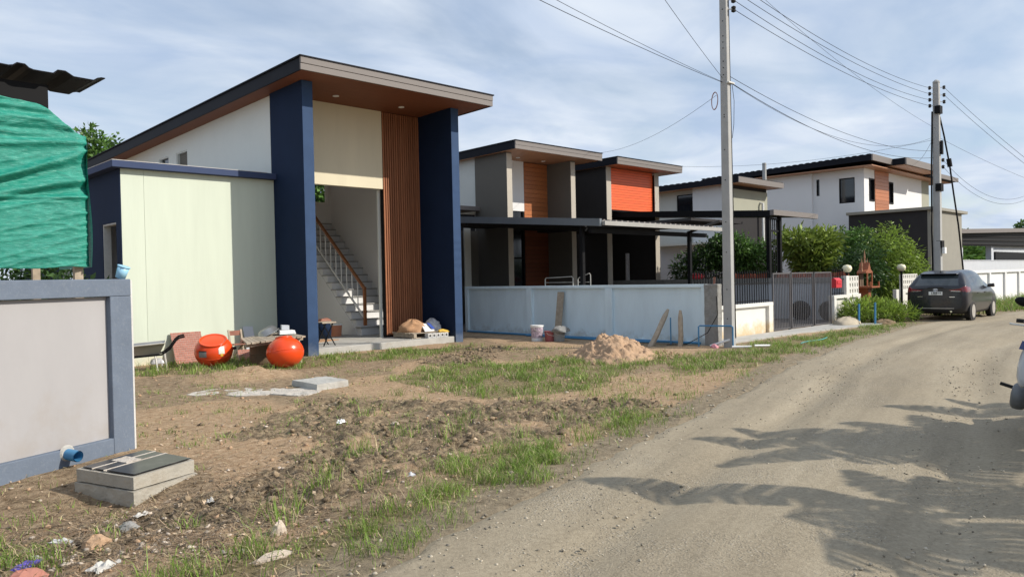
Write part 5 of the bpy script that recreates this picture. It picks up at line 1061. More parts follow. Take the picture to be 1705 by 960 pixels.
# ------------------------------------------------------------------ parked car (local frame: x forward from the rear bumper, y left)
car = root('parked_car', 'dark grey hatchback parked on the verge beside the shrine, seen from behind', 'car', (0, 0, 0))
M_paint = mat('dark_grey_car_paint', (0.010, 0.011, 0.017), 0.3, metal=0.0, var=0.05, vs=2, coat=0.45, spec=0.35, dirt=((0.16, 0.14, 0.11), 0.35, 3.5, 0.4))
M_tail = mat('red_lamp_lens', (0.16, 0.006, 0.010), 0.15, var=0.1, vs=8, coat=0.6)
M_carglass = mat('car_glass', (0.035, 0.045, 0.05), 0.04, var=0.15, vs=3, spec=1.0)
M_chrome = mat('chrome', (0.75, 0.75, 0.76), 0.15, metal=1.0, var=0.03)
M_bumper = mat('black_bumper_plastic', (0.016, 0.015, 0.016), 0.6, var=0.1)
M_wheel = mat('dusty_alloy', (0.44, 0.41, 0.37), 0.5, metal=0.4, var=0.2, vs=9)
ST = [  # x, (yb, zb), (y2, z2), (y3, z3), (y4, z4), (y5, z5), z6
 (0.00, (.52, .36), (.70, .44), (.735, .70), (.70, .96), (.56, 1.00), 1.01),
 (0.07, (.62, .27), (.79, .42), (.815, .72), (.785, 1.02), (.66, 1.075), 1.09),
 (0.20, (.66, .24), (.83, .42), (.85, .72), (.815, 1.04), (.63, 1.20), 1.215),
 (0.50, (.70, .22), (.85, .42), (.868, .72), (.835, 1.03), (.575, 1.44), 1.475),
 (0.85, (.70, .20), (.858, .42), (.868, .72), (.838, 1.01), (.575, 1.495), 1.535),
 (1.50, (.70, .20), (.858, .42), (.868, .70), (.838, .985), (.60, 1.51), 1.55),
 (2.10, (.70, .20), (.858, .42), (.866, .70), (.838, .965), (.595, 1.475), 1.515),
 (2.45, (.70, .20), (.858, .42), (.866, .69), (.838, .955), (.58, 1.35), 1.385),
 (3.05, (.70, .20), (.855, .42), (.86, .68), (.83, .94), (.70, .995), 1.03),
 (3.55, (.68, .20), (.84, .42), (.845, .66), (.80, .85), (.62, .91), .94),
 (3.95, (.62, .24), (.78, .42), (.785, .60), (.72, .74), (.52, .79), .81),
 (4.12, (.48, .34), (.64, .43), (.66, .56), (.60, .65), (.44, .68), .69)]
def cr_interp(P, n):                                   # Catmull-Rom through the rows of P
    P = np.array(P, float); Q = np.vstack([2 * P[0] - P[1], P, 2 * P[-1] - P[-2]]); o = []
    for i in range(len(P) - 1):
        p0, p1, p2, p3 = Q[i:i + 4]
        for t in np.linspace(0, 1, n, endpoint=False):
            o.append(p1 + 0.5 * t * (p2 - p0 + t * (2 * p0 - 5 * p1 + 4 * p2 - p3 + t * (3 * (p1 - p2) + p3 - p0))))
    o.append(P[-1]); return np.array(o)
rows = np.array([[s[0], 0, s[1][1], s[1][0], s[1][1], s[2][0], s[2][1], s[3][0], s[3][1], s[4][0], s[4][1], s[5][0], s[5][1], 0, s[6]] for s in ST])
rows = cr_interp(rows, 9)
grid = []
for r in rows:
    half = cr_interp(np.array([(r[1 + 2 * k], r[2 + 2 * k]) for k in range(7)]), 8); half[:, 0] = np.maximum(half[:, 0], 0); half[0, 0] = half[-1, 0] = 0
    full = np.vstack([np.c_[-half[:, 0], half[:, 1]], np.c_[half[::-1, 0], half[::-1, 1]][1:-1]])
    grid.append(np.c_[np.full(len(full), r[0]), full])
grid = np.array(grid); nu_, nv_ = grid.shape[:2]
buckets = {}
for i in range(nu_ - 1):
    for j in range(nv_):
        j2 = (j + 1) % nv_; q4 = [(i, j), (i, j2), (i + 1, j2), (i + 1, j)]; c = np.mean([grid[a] for a in q4], 0)
        seg = (j if j < nv_ / 2 else nv_ - 1 - j) / 8.0; x, y, z = c; key = 'body'
        ay = abs(y)
        if seg > 5 and 0.075 < x < 0.40 and ay < 0.60: key = 'rear_window'
        elif 4.12 < seg < 5.0 and 0.62 < x < 2.85 and z > 1.0:
            if not (1.02 < x < 1.1 or 1.78 < x < 1.88): key = 'side_window_' + ('l' if y > 0 else 'r') + ('a' if x < 1.06 else 'b' if x < 1.83 else 'c')
        elif seg > 5.05 and 2.5 < x < 3.0: key = 'windscreen'
        elif x < 0.42 and 0.90 < z < 1.055 and ay > 0.44 and seg < 4.6 and z > 0.90 + 0.10 * (0.8 - min(ay, .8)): key = 'tail_lamp_' + ('l' if y > 0 else 'r')
        elif z < 0.50 - 0.16 * max(0, ay - .5) / .3 and x < 0.06: key = 'bumper'
        elif z < 0.36 and x < 0.5: key = 'bumper'
        elif z < 0.30: key = 'bumper'
        buckets.setdefault(key, []).append(q4)
for part, (nm, mm) in {'body': ('body', M_paint), 'rear_window': ('rear_window', M_carglass), 'windscreen': ('windscreen', M_carglass), 'bumper': ('bumper', M_bumper)}.items(): pass
def bucket_mesh(key, nm, mm, par):
    idx_ = {}; vs = []; fs = []
    for q4 in buckets[key]:
        f = []
        for a in q4:
            if a not in idx_: idx_[a] = len(vs); vs.append(tuple(grid[a]))
            f.append(idx_[a])
        fs.append(tuple(f))
    return MB().add(vs, fs).build(nm, mm, par, smooth=True)
for key in list(buckets):
    if key.startswith('side_window'): bucket_mesh(key, 'side_window', M_carglass, car)
    elif key.startswith('tail_lamp'): bucket_mesh(key, 'tail_lamp', M_tail, car)
    else: bucket_mesh(key, key, {'body': M_paint, 'rear_window': M_carglass, 'windscreen': M_carglass, 'bumper': M_bumper}[key], car)
MB().box(-.006, -.001, -.70, .70, .662, .672).build('bumper_seam', M_bumper, car)
for s in (-1, 1): MB().bar((-.004, .58 * s, .675), (-.004, .66 * s, .90), .008, .01).build('tailgate_seam', M_bumper, car)
# closing panels at both ends
MB().add([tuple(p) for p in grid[0]], [tuple(range(nv_))]).build('tailgate', M_paint, car); MB().add([tuple(p) for p in grid[-1]], [tuple(range(nv_))[::-1]]).build('grille', M_bumper, car)
for s in (-1, 1):
    MB().hexa([(-.012, .40 * s, .93), (0.0, .40 * s, .93), (0.0, .70 * s, .90), (-.008, .70 * s, .90), (-.012, .36 * s, .955), (0.0, .36 * s, .955), (0.02, .70 * s, 1.0), (-.008, .70 * s, 1.0)]).build('tail_lamp', M_tail, car)
    MB().hexa([(-.014, .42 * s, .918), (0, .42 * s, .918), (0, .68 * s, .905), (-.014, .68 * s, .905), (-.014, .42 * s, .928), (0, .42 * s, .928), (0, .68 * s, .917), (-.014, .68 * s, .917)]).build('lamp_trim', M_chrome, car)
    MB().hexa([(.0, .50 * s, .40), (.05, .50 * s, .40), (.06, .70 * s, .42), (.03, .70 * s, .42), (.0, .52 * s, .44), (.05, .52 * s, .44), (.06, .71 * s, .49), (.03, .71 * s, .49)]).build('reflector', M_tail, car)
MB().hexa([(-.03, -.50, .385), (.03, -.50, .385), (.03, .50, .385), (-.03, .50, .385), (-.03, -.50, .405), (.03, -.50, .405), (.03, .50, .405), (-.03, .50, .405)]).build('bumper_lip', M_wheel, car)
sp0 = MB().hexa([(.30, -.54, 1.42), (.62, -.54, 1.47), (.62, .54, 1.47), (.30, .54, 1.42), (.27, -.50, 1.45), (.62, -.50, 1.515), (.62, .50, 1.515), (.27, .50, 1.45)]).build('roof_spoiler', M_paint, car, bevel=.012)
MB().hexa([(-.03, -.30, 1.0), (.03, -.30, 1.0), (.03, .30, 1.0), (-.03, .30, 1.0), (-.035, -.18, 1.045), (.02, -.18, 1.06), (.02, .18, 1.06), (-.035, .18, 1.045)]).build('hatch_ledge', M_paint, car, bevel=.01)
pt_ = MB().box(-.022, -.004, -.19, .19, .80, .905).build('number_plate', M_plasticw, car, bevel=.004)
gl_ = MB()
for a, b in ((.115, .098), (.07, .045), (.03, -.005), (-.02, -.055), (-.085, -.11), (-.135, -.155)): gl_.box(-.0245, -.0215, b, a, .838, .892)
for a, b in ((.12, .06), (.05, -.04)): gl_.box(-.0245, -.0215, b, a, .812, .824)
gl_.build('plate_characters', M_rubber, pt_)['kind'] = 'stuff'
em = MB()
for ry_, rz_, cz in ((.062, .040, .955), (.018, .036, .958), (.040, .014, .972)):
    em.tube([(-.02, ry_ * math.cos(a), cz + rz_ * math.sin(a)) for a in np.linspace(0, 2 * math.pi, 21)], .006, 5)
em.build('emblem', M_chrome, car)
MB().box(-.012, .0, .36, .52, .745, .755).build('badge', M_chrome, car); MB().box(-.012, .0, -.52, -.38, .735, .75).build('badge', M_chrome, car)
MB().tube([(-.02, -.42, .30), (.2, -.42, .30)], .03, 10).build('exhaust', M_chrome, car)
def car_wheel(x, s):
    w = MB(); w.M = Matrix.Translation((x, s * .785, .305)) @ Matrix.Rotation(R(-90 * s), 4, 'X')
    o = w.lathe([(.20, -.10), (.28, -.10), (.30, -.08), (.305, 0), (.30, .075), (.28, .095), (.205, .098), (.20, .06)], (0, 0, 0), 28).build('wheel', M_rubber, car, smooth=True)
    r = MB(); r.M = w.M; r.lathe([(.205, .096), (.19, .085), (.185, .05), (0.06, .055), (.05, .07), (0, .07)], (0, 0, 0), 24)
    for k in range(5):
        a = k * 2 * math.pi / 5; ca, sa = math.cos(a), math.sin(a); r.bar((.04 * ca, .04 * sa, .075), (.192 * ca, .192 * sa, .085), .05, .02)
    r.build('rim', M_wheel, o)
    aw = MB(); aw.M = w.M; aw.lathe([(.0, .04), (.355, .04), (.355, .080), (.31, .086), (.0, .05)], (0, 0, 0), 28).build('wheel_arch', M_bumper, car)
for x in (.62, 3.17):
    for s in (-1, 1): car_wheel(x, s)
for s in (-1, 1):
    MB().hexa([(2.50, .83 * s, .98), (2.62, .83 * s, .98), (2.64, 1.03 * s, .99), (2.56, 1.03 * s, .99), (2.48, .85 * s, 1.08), (2.60, .85 * s, 1.10), (2.62, 1.02 * s, 1.11), (2.54, 1.02 * s, 1.10)]).build('side_mirror', M_paint, car, bevel=.02)
    for x in (1.15, 2.0): MB().bar((x, .868 * s, .84), (x + .18, .868 * s, .845), .03, .025).build('door_handle', M_chrome if False else M_paint, car)
MB().tube([(.75, 0, 1.49), (.55, 0, 1.52), (.5, 0, 1.53)], [.02, .02, .006], 6).build('antenna', M_bumper, car)
car.location = (25.55, 7.52, -0.01); car.rotation_euler = (0, 0, R(1.5))

# ------------------------------------------------------------------ motorbike at the right edge (local: x forward)
mk = root('motorbike', 'white and blue motorbike partly cut off by the right edge of the picture', 'motorbike', (0, 0, 0))
M_bwhite = mat('white_fairing', (0.50, 0.51, 0.53), 0.25, var=0.03, coat=0.5); M_bblue = mat('blue_fairing', (0.012, 0.03, 0.12), 0.25, var=0.05, coat=0.5)
M_beng = mat('grey_engine_cast', (0.16, 0.165, 0.17), 0.5, metal=0.3, var=0.2, vs=12)
for x, nm in ((0.62, 'front_wheel'), (-0.62, 'rear_wheel')):
    w = MB(); w.M = Matrix.Translation((x, 0, .28)) @ Matrix.Rotation(R(90), 4, 'X')
    o = w.lathe([(.22, -.03), (.26, -.045), (.285, -.02), (.285, .02), (.26, .045), (.22, .03), (.22, -.03)], (0, 0, 0), 28).build(nm, M_rubber, mk, smooth=True)
    r = MB(); r.M = w.M
    for k in range(6): a = k * math.pi / 3; r.bar((.03 * math.cos(a), .03 * math.sin(a), 0), (.225 * math.cos(a), .225 * math.sin(a), 0), .03, .02)
    r.lathe([(.03, -.06), (.03, .06)], (0, 0, 0), 10).build('rim', M_beng, o)
for s in (-1, 1): MB().tube([(.62, .06 * s, .28), (.42, .07 * s, .80)], .022, 8).build('fork', M_beng, mk)
fn = MB(); fn.M = Matrix.Translation((.62, 0, .28)) @ Matrix.Rotation(R(90), 4, 'X')
fn.add([(.31 * math.cos(a), .31 * math.sin(a), z) for a in np.linspace(R(15), R(150), 12) for z in (-.06, .06)], [(2 * i, 2 * i + 1, 2 * i + 3, 2 * i + 2) for i in range(11)]).build('front_fender', M_bblue, mk, smooth=True)
def loft(sections, name, m, par, sub=1):
    n = len(sections[0]); b = MB(); vs = [p for s_ in sections for p in s_]; fs = [(i * n + j, i * n + (j + 1) % n, (i + 1) * n + (j + 1) % n, (i + 1) * n + j) for i in range(len(sections) - 1) for j in range(n)]
    fs += [tuple(range(n))[::-1], tuple(range((len(sections) - 1) * n, len(sections) * n))]
    return b.add(vs, fs).build(name, m, par, smooth=True, sub=sub)
def ell(x, z, ry, rz, n=10, rx=0): return [(x + rx * math.sin(2 * math.pi * k / n), ry * math.cos(2 * math.pi * k / n), z + rz * math.sin(2 * math.pi * k / n)) for k in range(n)]
loft([ell(.42, .60, .10, .10), ell(.44, .72, .24, .08), ell(.40, .86, .25, .06), ell(.34, .96, .16, .05)], 'leg_shield', M_bwhite, mk, 1)
for s in (-1, 1):
    loft([[(.46, .10 * s, .40), (.40, .29 * s, .42), (.36, .27 * s, .42)], [(.47, .13 * s, .62), (.40, .32 * s, .62), (.34, .30 * s, .62)], [(.46, .12 * s, .82), (.38, .29 * s, .84), (.32, .27 * s, .84)], [(.43, .10 * s, .93), (.37, .22 * s, .93), (.32, .20 * s, .93)]], 'side_fairing', M_bwhite, mk, 1)
    MB().hexa([(.475, .15 * s, .79), (.42, .30 * s, .79), (.40, .30 * s, .79), (.46, .15 * s, .79), (.465, .14 * s, .86), (.40, .285 * s, .87), (.385, .285 * s, .87), (.45, .14 * s, .86)]).build('fairing_stripe', M_bblue, mk)
loft([ell(.30, .98, .06, .05), ell(.40, 1.0, .13, .09), ell(.50, .99, .12, .075), ell(.54, .98, .07, .05)], 'headlamp_cowl', M_bblue, mk, 1)
loft([ell(.52, .985, .09, .05), ell(.56, .98, .05, .03)], 'headlamp', M_plasticw, mk, 1)
hb_ = MB().tube([(.30, -.36, 1.04), (.33, -.2, 1.05), (.36, 0, 1.03), (.33, .2, 1.05), (.30, .36, 1.04)], .012, 8).build('handlebar', M_beng, mk)
for s in (-1, 1):
    MB().tube([(.305, .22 * s, 1.048), (.30, .37 * s, 1.04)], .019, 10).build('grip', M_rubber, mk)
    MB().tube([(.37, .20 * s, 1.03), (.42, .26 * s, 1.015), (.41, .38 * s, 1.01), (.40, .40 * s, 1.01)], .009, 6).lathe([(.001, -.012), (.013, 0), (.001, .012)], (.40, .40 * s, 1.01), 8).build('brake_lever', M_steel, mk)
    mi = MB().tube([(.33, .19 * s, 1.06), (.34, .24 * s, 1.15), (.33, .28 * s, 1.2)], .007, 6).build('mirror_stem', M_black, mk)
    mm_ = MB(); mm_.M = Matrix.Translation((.33, .335 * s, 1.225)) @ Matrix.Rotation(R(8 * s), 4, 'X'); mm_.add([(d * .5 * k, .075 * math.cos(a) * k2, .045 * math.sin(a) * k2) for d, k, k2 in ((-.02, 1, .9), (.0, 1, 1), (.05, 1, .75)) for a in np.linspace(0, 2 * math.pi, 16, endpoint=False)], [(i * 16 + j, i * 16 + (j + 1) % 16, (i + 1) * 16 + (j + 1) % 16, (i + 1) * 16 + j) for i in range(2) for j in range(16)] + [tuple(range(16))[::-1], tuple(range(32, 48))]).build('mirror', M_black, mk, smooth=True)
    MB().bar((.0, .12 * s, .33), (.02, .45 * s, .38), .045, .028).build('foot_peg', M_rubber, mk)
loft([ell(-.75, .78, .10, .04), ell(-.4, .80, .13, .05), ell(0, .74, .12, .05), ell(.15, .70, .08, .04)], 'seat', M_rubber, mk, 1)
loft([ell(-.85, .70, .06, .05), ell(-.5, .62, .14, .12), ell(-.1, .52, .14, .14), ell(.25, .52, .10, .12)], 'body_panel', M_bwhite, mk, 1)
loft([ell(-.2, .32, .13, .10), ell(.1, .34, .17, .12), ell(.30, .38, .12, .10)], 'engine', M_beng, mk, 1)
loft([[(x, -.17 - .17 * k, z) for x, z in ((.0, .18), (.18, .16), (.28, .28), (.24, .42), (.08, .46), (-.04, .34))] for k in (0, .6, 1)], 'engine_cover', M_beng, mk, 1)
loft([[(x, .17 + .17 * k, z) for x, z in ((.0, .18), (.18, .16), (.28, .28), (.24, .42), (.08, .46), (-.04, .34))] for k in (0, .6, 1)], 'engine_cover', M_beng, mk, 1)
MB().tube([(.25, -.14, .22), (0, -.17, .16), (-.3, -.19, .22), (-.9, -.2, .34)], [.018, .02, .05, .05], 10).build('exhaust', M_steel, mk)
MB().tube([(-.05, .14, .25), (-.1, .2, .0)], .01, 6).build('side_stand', M_steel, mk)
MB().bar((-.62, 0, .28), (-.1, .1, .36), .05, .04).build('swing_arm', M_beng, mk)
mk.location = (8.72, 1.60, 0.01); mk.rotation_euler = (R(-9), R(0), R(184))

# ------------------------------------------------------------------ vegetation
def leaf_mat(name, col, var=0.3, isl=0.45, transl=0.25): return mat(name, col, 0.5, var=var, vs=1.6, island=isl, transl=transl, spec=0.35)
L_dark = leaf_mat('dark_leaves', (0.040, 0.085, 0.022)); L_mid = leaf_mat('mid_green_leaves', (0.085, 0.17, 0.034)); L_bright = leaf_mat('bright_bamboo_leaves', (0.20, 0.29, 0.045), transl=0.35, isl=0.6); L_yel = leaf_mat('yellow_green_leaves', (0.21, 0.28, 0.05))
L_grass = leaf_mat('grass_blades', (0.19, 0.295, 0.05), isl=0.5, transl=0.3); L_dry = leaf_mat('dry_straw', (0.40, 0.33, 0.19), isl=0.45, transl=0.1)
M_bark = mat('bark', (0.13, 0.10, 0.075), 0.9, var=0.3, vs=9, bump=.4)
def leaves(blobs, n, ln, wd, seed, up=0.3, droop=0.3, shell=0.5):
    r = np.random.RandomState(seed); B = np.array(blobs, float); vol = B[:, 3] * B[:, 4] * B[:, 5]; k = r.choice(len(B), n, p=vol / vol.sum())
    d = r.normal(size=(n, 3)); d /= np.linalg.norm(d, axis=1)[:, None]; rad = r.rand(n) ** (shell * 0.66)
    rad *= 1 + 0.18 * np.sin(d[:, 0] * 7 + k * 2.1) * np.sin(d[:, 2] * 6 + k) + 0.12 * r.normal(size=n)
    p = B[k, :3] + d * rad[:, None] * B[k, 3:6]
    dr_ = d + r.normal(size=(n, 3)) * 0.75; dr_[:, 2] += up - droop * r.rand(n); dr_ /= np.linalg.norm(dr_, axis=1)[:, None]
    sd_ = np.cross(dr_, r.normal(size=(n, 3))); sd_ /= np.linalg.norm(sd_, axis=1)[:, None]; nm_ = np.cross(dr_, sd_)
    l = ln * (0.6 + 0.8 * r.rand(n))[:, None]; w = wd * (0.6 + 0.8 * r.rand(n))[:, None]
    V = np.stack([p, p + dr_ * l * .45 + sd_ * w * .5 + nm_ * w * .12, p + dr_ * l - np.array([0, 0, 1]) * l * .15, p + dr_ * l * .45 - sd_ * w * .5 + nm_ * w * .12], 1).reshape(-1, 3)
    return V, np.arange(4 * n).reshape(n, 4)
def plant(name, label, cat, base, blobs, n, ln, wd, seed, m, stems=3, grp=None, part='crown', rr=0.04, **kw):
    t = root(name, label, cat, base, grp); b = Vector(base)
    V, F_ = leaves(blobs, n, ln, wd, seed, **kw); V = V - np.array(base); npmesh(part, V, F_, m, t)
    rs_ = np.random.RandomState(seed + 1); st = MB()
    st.tube([b + Vector((0, 0, -.1)), b + Vector((.02, .02, .5)), Vector(blobs[0][:3])], [rr * 1.3, rr, rr * .5], 7)
    for k in range(stems + len(blobs)):
        q_ = blobs[k % len(blobs)]; e = Vector(q_[:3]) + Vector(((rs_.rand() - .5) * q_[3] * 1.4, (rs_.rand() - .5) * q_[4] * 1.4, (rs_.rand() - .2) * q_[5]))
        m0 = b.lerp(e, .45) + Vector((rs_.rand() - .5, rs_.rand() - .5, 0)) * .15
        st.tube([b + Vector((0, 0, .3)), m0, e], [rr * .6, rr * .4, rr * .12], 5)
    st.build('trunk', M_bark, t); return t
plant('garden_shrub', 'dark feathery shrub under the carport left of the near pole', 'shrub', (28.0, 17.2, 0), [(28.1, 17.2, 2.0, .75, .75, .8), (28.5, 16.8, 2.4, .6, .6, .7), (27.7, 17.7, 1.7, .7, .7, .7), (28.9, 16.3, 2.2, .6, .6, .9)], 3800, .20, .07, 101, L_dark)
plant('garden_tree', 'dark green tree in shade right of the near pole', 'tree', (29.4, 16.0, 0), [(29.3, 16.2, 2.3, .8, .8, .9), (29.9, 15.5, 2.0, .7, .7, .9), (28.9, 16.6, 2.6, .6, .6, .8)], 4200, .20, .08, 102, L_mid)
plant('frangipani_tree', 'yellow green tree with long leaf rosettes above the gate', 'tree', (30.6, 13.7, 0), [(30.2, 14.0, 2.75, .75, .75, .55), (30.9, 13.3, 2.7, .7, .7, .6), (30.6, 13.6, 2.0, .8, .8, .6), (31.1, 13.2, 1.7, .5, .5, .5)], 3000, .36, .10, 103, L_yel, up=.5)
plant('garden_bush', 'mid green bush right of the yellow green tree', 'bush', (32.6, 12.9, 0), [(32.4, 13.0, 2.4, .8, .8, .9), (33.0, 12.5, 2.7, .7, .7, .7), (32.0, 13.4, 2.0, .7, .7, .9), (33.3, 12.2, 1.6, .7, .7, .9)], 5200, .17, .075, 104, L_mid)
plant('bamboo_hedge', 'tall bright green bamboo hedge behind the right globe lamp', 'hedge', (31.0, 10.7, 0), [(31.0, 10.7, 2.3, .95, .7, 1.0), (31.6, 10.4, 1.6, .9, .6, 1.1), (30.2, 10.9, 1.6, .8, .7, 1.3), (32.2, 10.3, 1.3, .8, .6, 1.0), (30.9, 10.8, 1.0, 1.2, .6, .9)], 11000, .17, .045, 105, L_bright, droop=.8)
plant('garden_bush', 'shaded left side of the bamboo hedge beside the shrine, darkened in its leaf colour', 'bush', (28.4, 10.9, 0), [(28.4, 11.0, 1.4, .8, .7, 1.1), (29.1, 10.8, 1.7, .6, .6, 1.0), (28.0, 11.2, .8, .8, .6, .8)], 4000, .18, .06, 106, L_dark)  # shaded side of the hedge, its shade painted in with dark leaves
plant('tall_tree', 'leafy tree top just showing above the back of the cream house roof', 'tree', (12.5, 43.9, 0), [(12.3, 44.2, 8.2, 1.6, 1.6, 1.6), (13.4, 43.2, 7.6, 1.6, 1.6, 1.3), (11.2, 45, 7.4, 1.5, 1.5, 1.4), (12.4, 44, 9.1, .7, .7, .9)], 5200, .35, .14, 107, L_mid, rr=.14)
plant('tall_tree', 'tree seen through the stairwell window', 'tree', (21.0, 35.5, 0), [(20.9, 35.6, 6.2, 1.0, 1.0, 1.1), (21.2, 35.3, 5.2, 1.1, 1.1, .9), (20.7, 35.7, 7.0, .6, .6, .6)], 2600, .32, .15, 108, L_mid, rr=.1)
plant('garden_bush', 'dark bush behind the grey wall under the green net', 'bush', (3.2, 15.3, 0), [(2.6, 15.6, 1.4, .8, .6, .9), (3.5, 15.1, 1.3, .7, .6, 1.0), (1.9, 16.2, 1.4, .8, .6, .8)], 3200, .18, .07, 109, L_dark)
plant('wild_bush', 'broad leafed bush beyond the far roofed shed', 'bush', (86, 26, 0), [(84, 26, 2.2, 4, 1.6, 2.0), (91, 26, 2.5, 4, 1.6, 2.1), (98, 26, 2.3, 4, 1.6, 2.2), (105, 26, 2.6, 4, 1.6, 2.1), (112, 26, 2.4, 4, 1.6, 2.2), (119, 26, 2.4, 4, 1.6, 2.1), (78.5, 26, 2.2, 3, 1.4, 1.9)], 9000, .9, .36, 110, L_mid)
plant('distant_tree', 'small tree tip above the far shed roof', 'tree', (112, 30, 0), [(112, 30, 5.9, 1.3, 1.3, .7), (112, 30, 4.5, 2, 2, 1.2)], 1500, .5, .25, 111, L_mid, rr=.15)
plant('distant_tree', 'right tree tip above the far shed roof', 'tree', (126, 25.5, 0), [(126, 25.5, 7.4, 1.2, 1.2, .6), (126, 25.5, 6, 1.6, 1.6, 1)], 1500, .5, .25, 112, L_mid, rr=.15)
wd_ = plant('weed_clump', 'clump of tall green weeds on the verge left of the parked car', 'weeds', (24.4, 8.6, 0), [(23.9, 8.9, .35, .8, .5, .35), (24.5, 8.5, .3, .7, .45, .32), (24.9, 8.2, .22, .6, .35, .24), (23.4, 9.1, .35, .5, .4, .35)], 3000, .22, .03, 113, L_bright, up=.8, droop=.2, part='foliage', rr=.012)
heap('dry_grass_heap', 'brown heap of dry cut grass in front of the weeds', 'dry grass', mat('brown_thatch', (0.20, 0.14, 0.08), .95, var=.5, vs=14, bump=.9, bs=40), (23.6, 8.35, -.04), .42, .3, .18, 41, rough=.3)

# banana plants on the far side of the road: their leaves throw the shadows on the gravel
M_ban = leaf_mat('banana_leaf', (0.085, 0.17, 0.03), isl=0.12, transl=0.25); M_bst = mat('banana_stem', (0.20, 0.22, 0.10), .7, var=.25, vs=5)
SH = Vector((SUN.x / SUN.z, SUN.y / SUN.z, 0))
def banana(label, x, y, h, tips):
    t = root('banana_plant', label, 'banana plant', (x, y, 0), 'banana plants across the road')
    MB().tube([(x, y, -.1), (x + .03, y, h * .5), (x, y + .03, h)], [.16, .12, .06], 10).build('stem', M_bst, t)
    for tx, ty, tz, w in tips:
        a = Vector((x, y, h)); b = Vector((tx, ty, tz)); vs = []; fs = []
        mid = a.lerp(b, .5) + Vector((0, 0, .30 * (b - a).length * .6)); d = (b - a); sd_ = Vector((-d.y, d.x, 0)).normalized()
        n = 34; rl = random.Random(int(tx * 1000) + int(ty * 100))
        def at(u): return a * (1 - u) ** 2 + mid * 2 * u * (1 - u) + b * u * u
        def wd(u): return w * (0.04 if u < .12 else math.sin(math.pi * min(1, (u - .1) / .9) ** .75) ** .6 + .01) if u < .999 else .004
        for i in range(n):                              # a torn blade: strips on both sides of the midrib
            u0, u1 = i / n, (i + 1) / n; p0, p1 = at(u0), at(u1)
            vs += [p0 + sd_ * .012, p1 + sd_ * .012, p1 - sd_ * .012, p0 - sd_ * .012]; k = len(vs) - 4; fs.append((k, k + 1, k + 2, k + 3))
            for s in (1, -1):
                g = rl.choice((0, 0, 0, 0, 0, .04, .08, .30)); q_ = at(min(1, u1 + .03)); l0 = wd(u0) * rl.uniform(.94, 1.03); l1 = wd(u1) * rl.uniform(.94, 1.03); um = u1 - g * (u1 - u0); pm = at(min(1, um + .03)); p0s = at(min(1, u0 + .03))
                dz = Vector((0, 0, -.3 - .25 * rl.random()))
                vs += [p0, p0s + sd_ * s * l0 + dz * l0, pm + sd_ * s * l1 + dz * l1, at(um)]; k = len(vs) - 4; fs.append((k, k + 1, k + 2, k + 3))
        MB().add(vs, fs).build('leaf', M_ban, t, smooth=True)
def gshadow(sx, sy, z): q_ = SH * z; return (sx + q_.x, sy + q_.y, z)
def T(sx, sy, z, w): return (*gshadow(sx, sy, z), w)
banana('banana plant across the road nearest the viewer', *gshadow(5.5, 1.55, 2.5)[:2], 2.5, [T(4.5, 3.9, 2.5, .27), T(4.6, 2.3, 2.2, .34), T(4.05, 1.75, 2.0, .36), T(5.25, .6, 1.9, .3), T(6.7, 1.2, 2.2, .3), T(5.1, 2.6, 3.2, .22), T(6.0, 2.5, 2.6, .25), T(6.6, .5, 2.4, .3), T(4.15, 1.35, 2.1, .34), T(4.6, 1.0, 2.2, .34), T(6.3, 2.0, 2.3, .36), T(5.9, .9, 2.0, .36), T(5.0, 1.75, 2.3, .34)])
banana('banana plant across the road opposite the motorbike', *gshadow(7.9, 1.75, 2.9)[:2], 2.9, [T(6.3, 4.05, 2.8, .27), T(7.0, 4.0, 3.2, .26), T(5.7, 3.35, 2.3, .26), T(6.3, 2.6, 2.2, .32), T(7.9, 3.3, 3.3, .3), T(6.3, 1.6, 2.2, .34), T(9.2, 1.6, 2.6, .3), T(7.2, .9, 2.0, .32), T(8.8, 2.9, 3.0, .3), T(7.0, 3.1, 2.6, .3), T(6.6, 2.1, 2.3, .38), T(7.6, 2.6, 2.7, .38), T(8.0, 1.0, 2.1, .36), T(8.8, 1.4, 2.6, .36), T(6.9, 1.6, 2.5, .34), T(7.2, 2.4, 3.3, .34)])
banana('banana plant across the road farthest from the viewer', *gshadow(10.3, 1.2, 2.9)[:2], 2.9, [T(9.1, 3.3, 2.6, .26), T(10.2, 2.95, 2.5, .22), T(8.6, 2.0, 2.4, .32), T(9.2, .4, 2.2, .3), T(11.6, 1.0, 2.6, .3), T(10.2, 2.2, 3.2, .3), T(11.2, 2.0, 2.6, .28)])

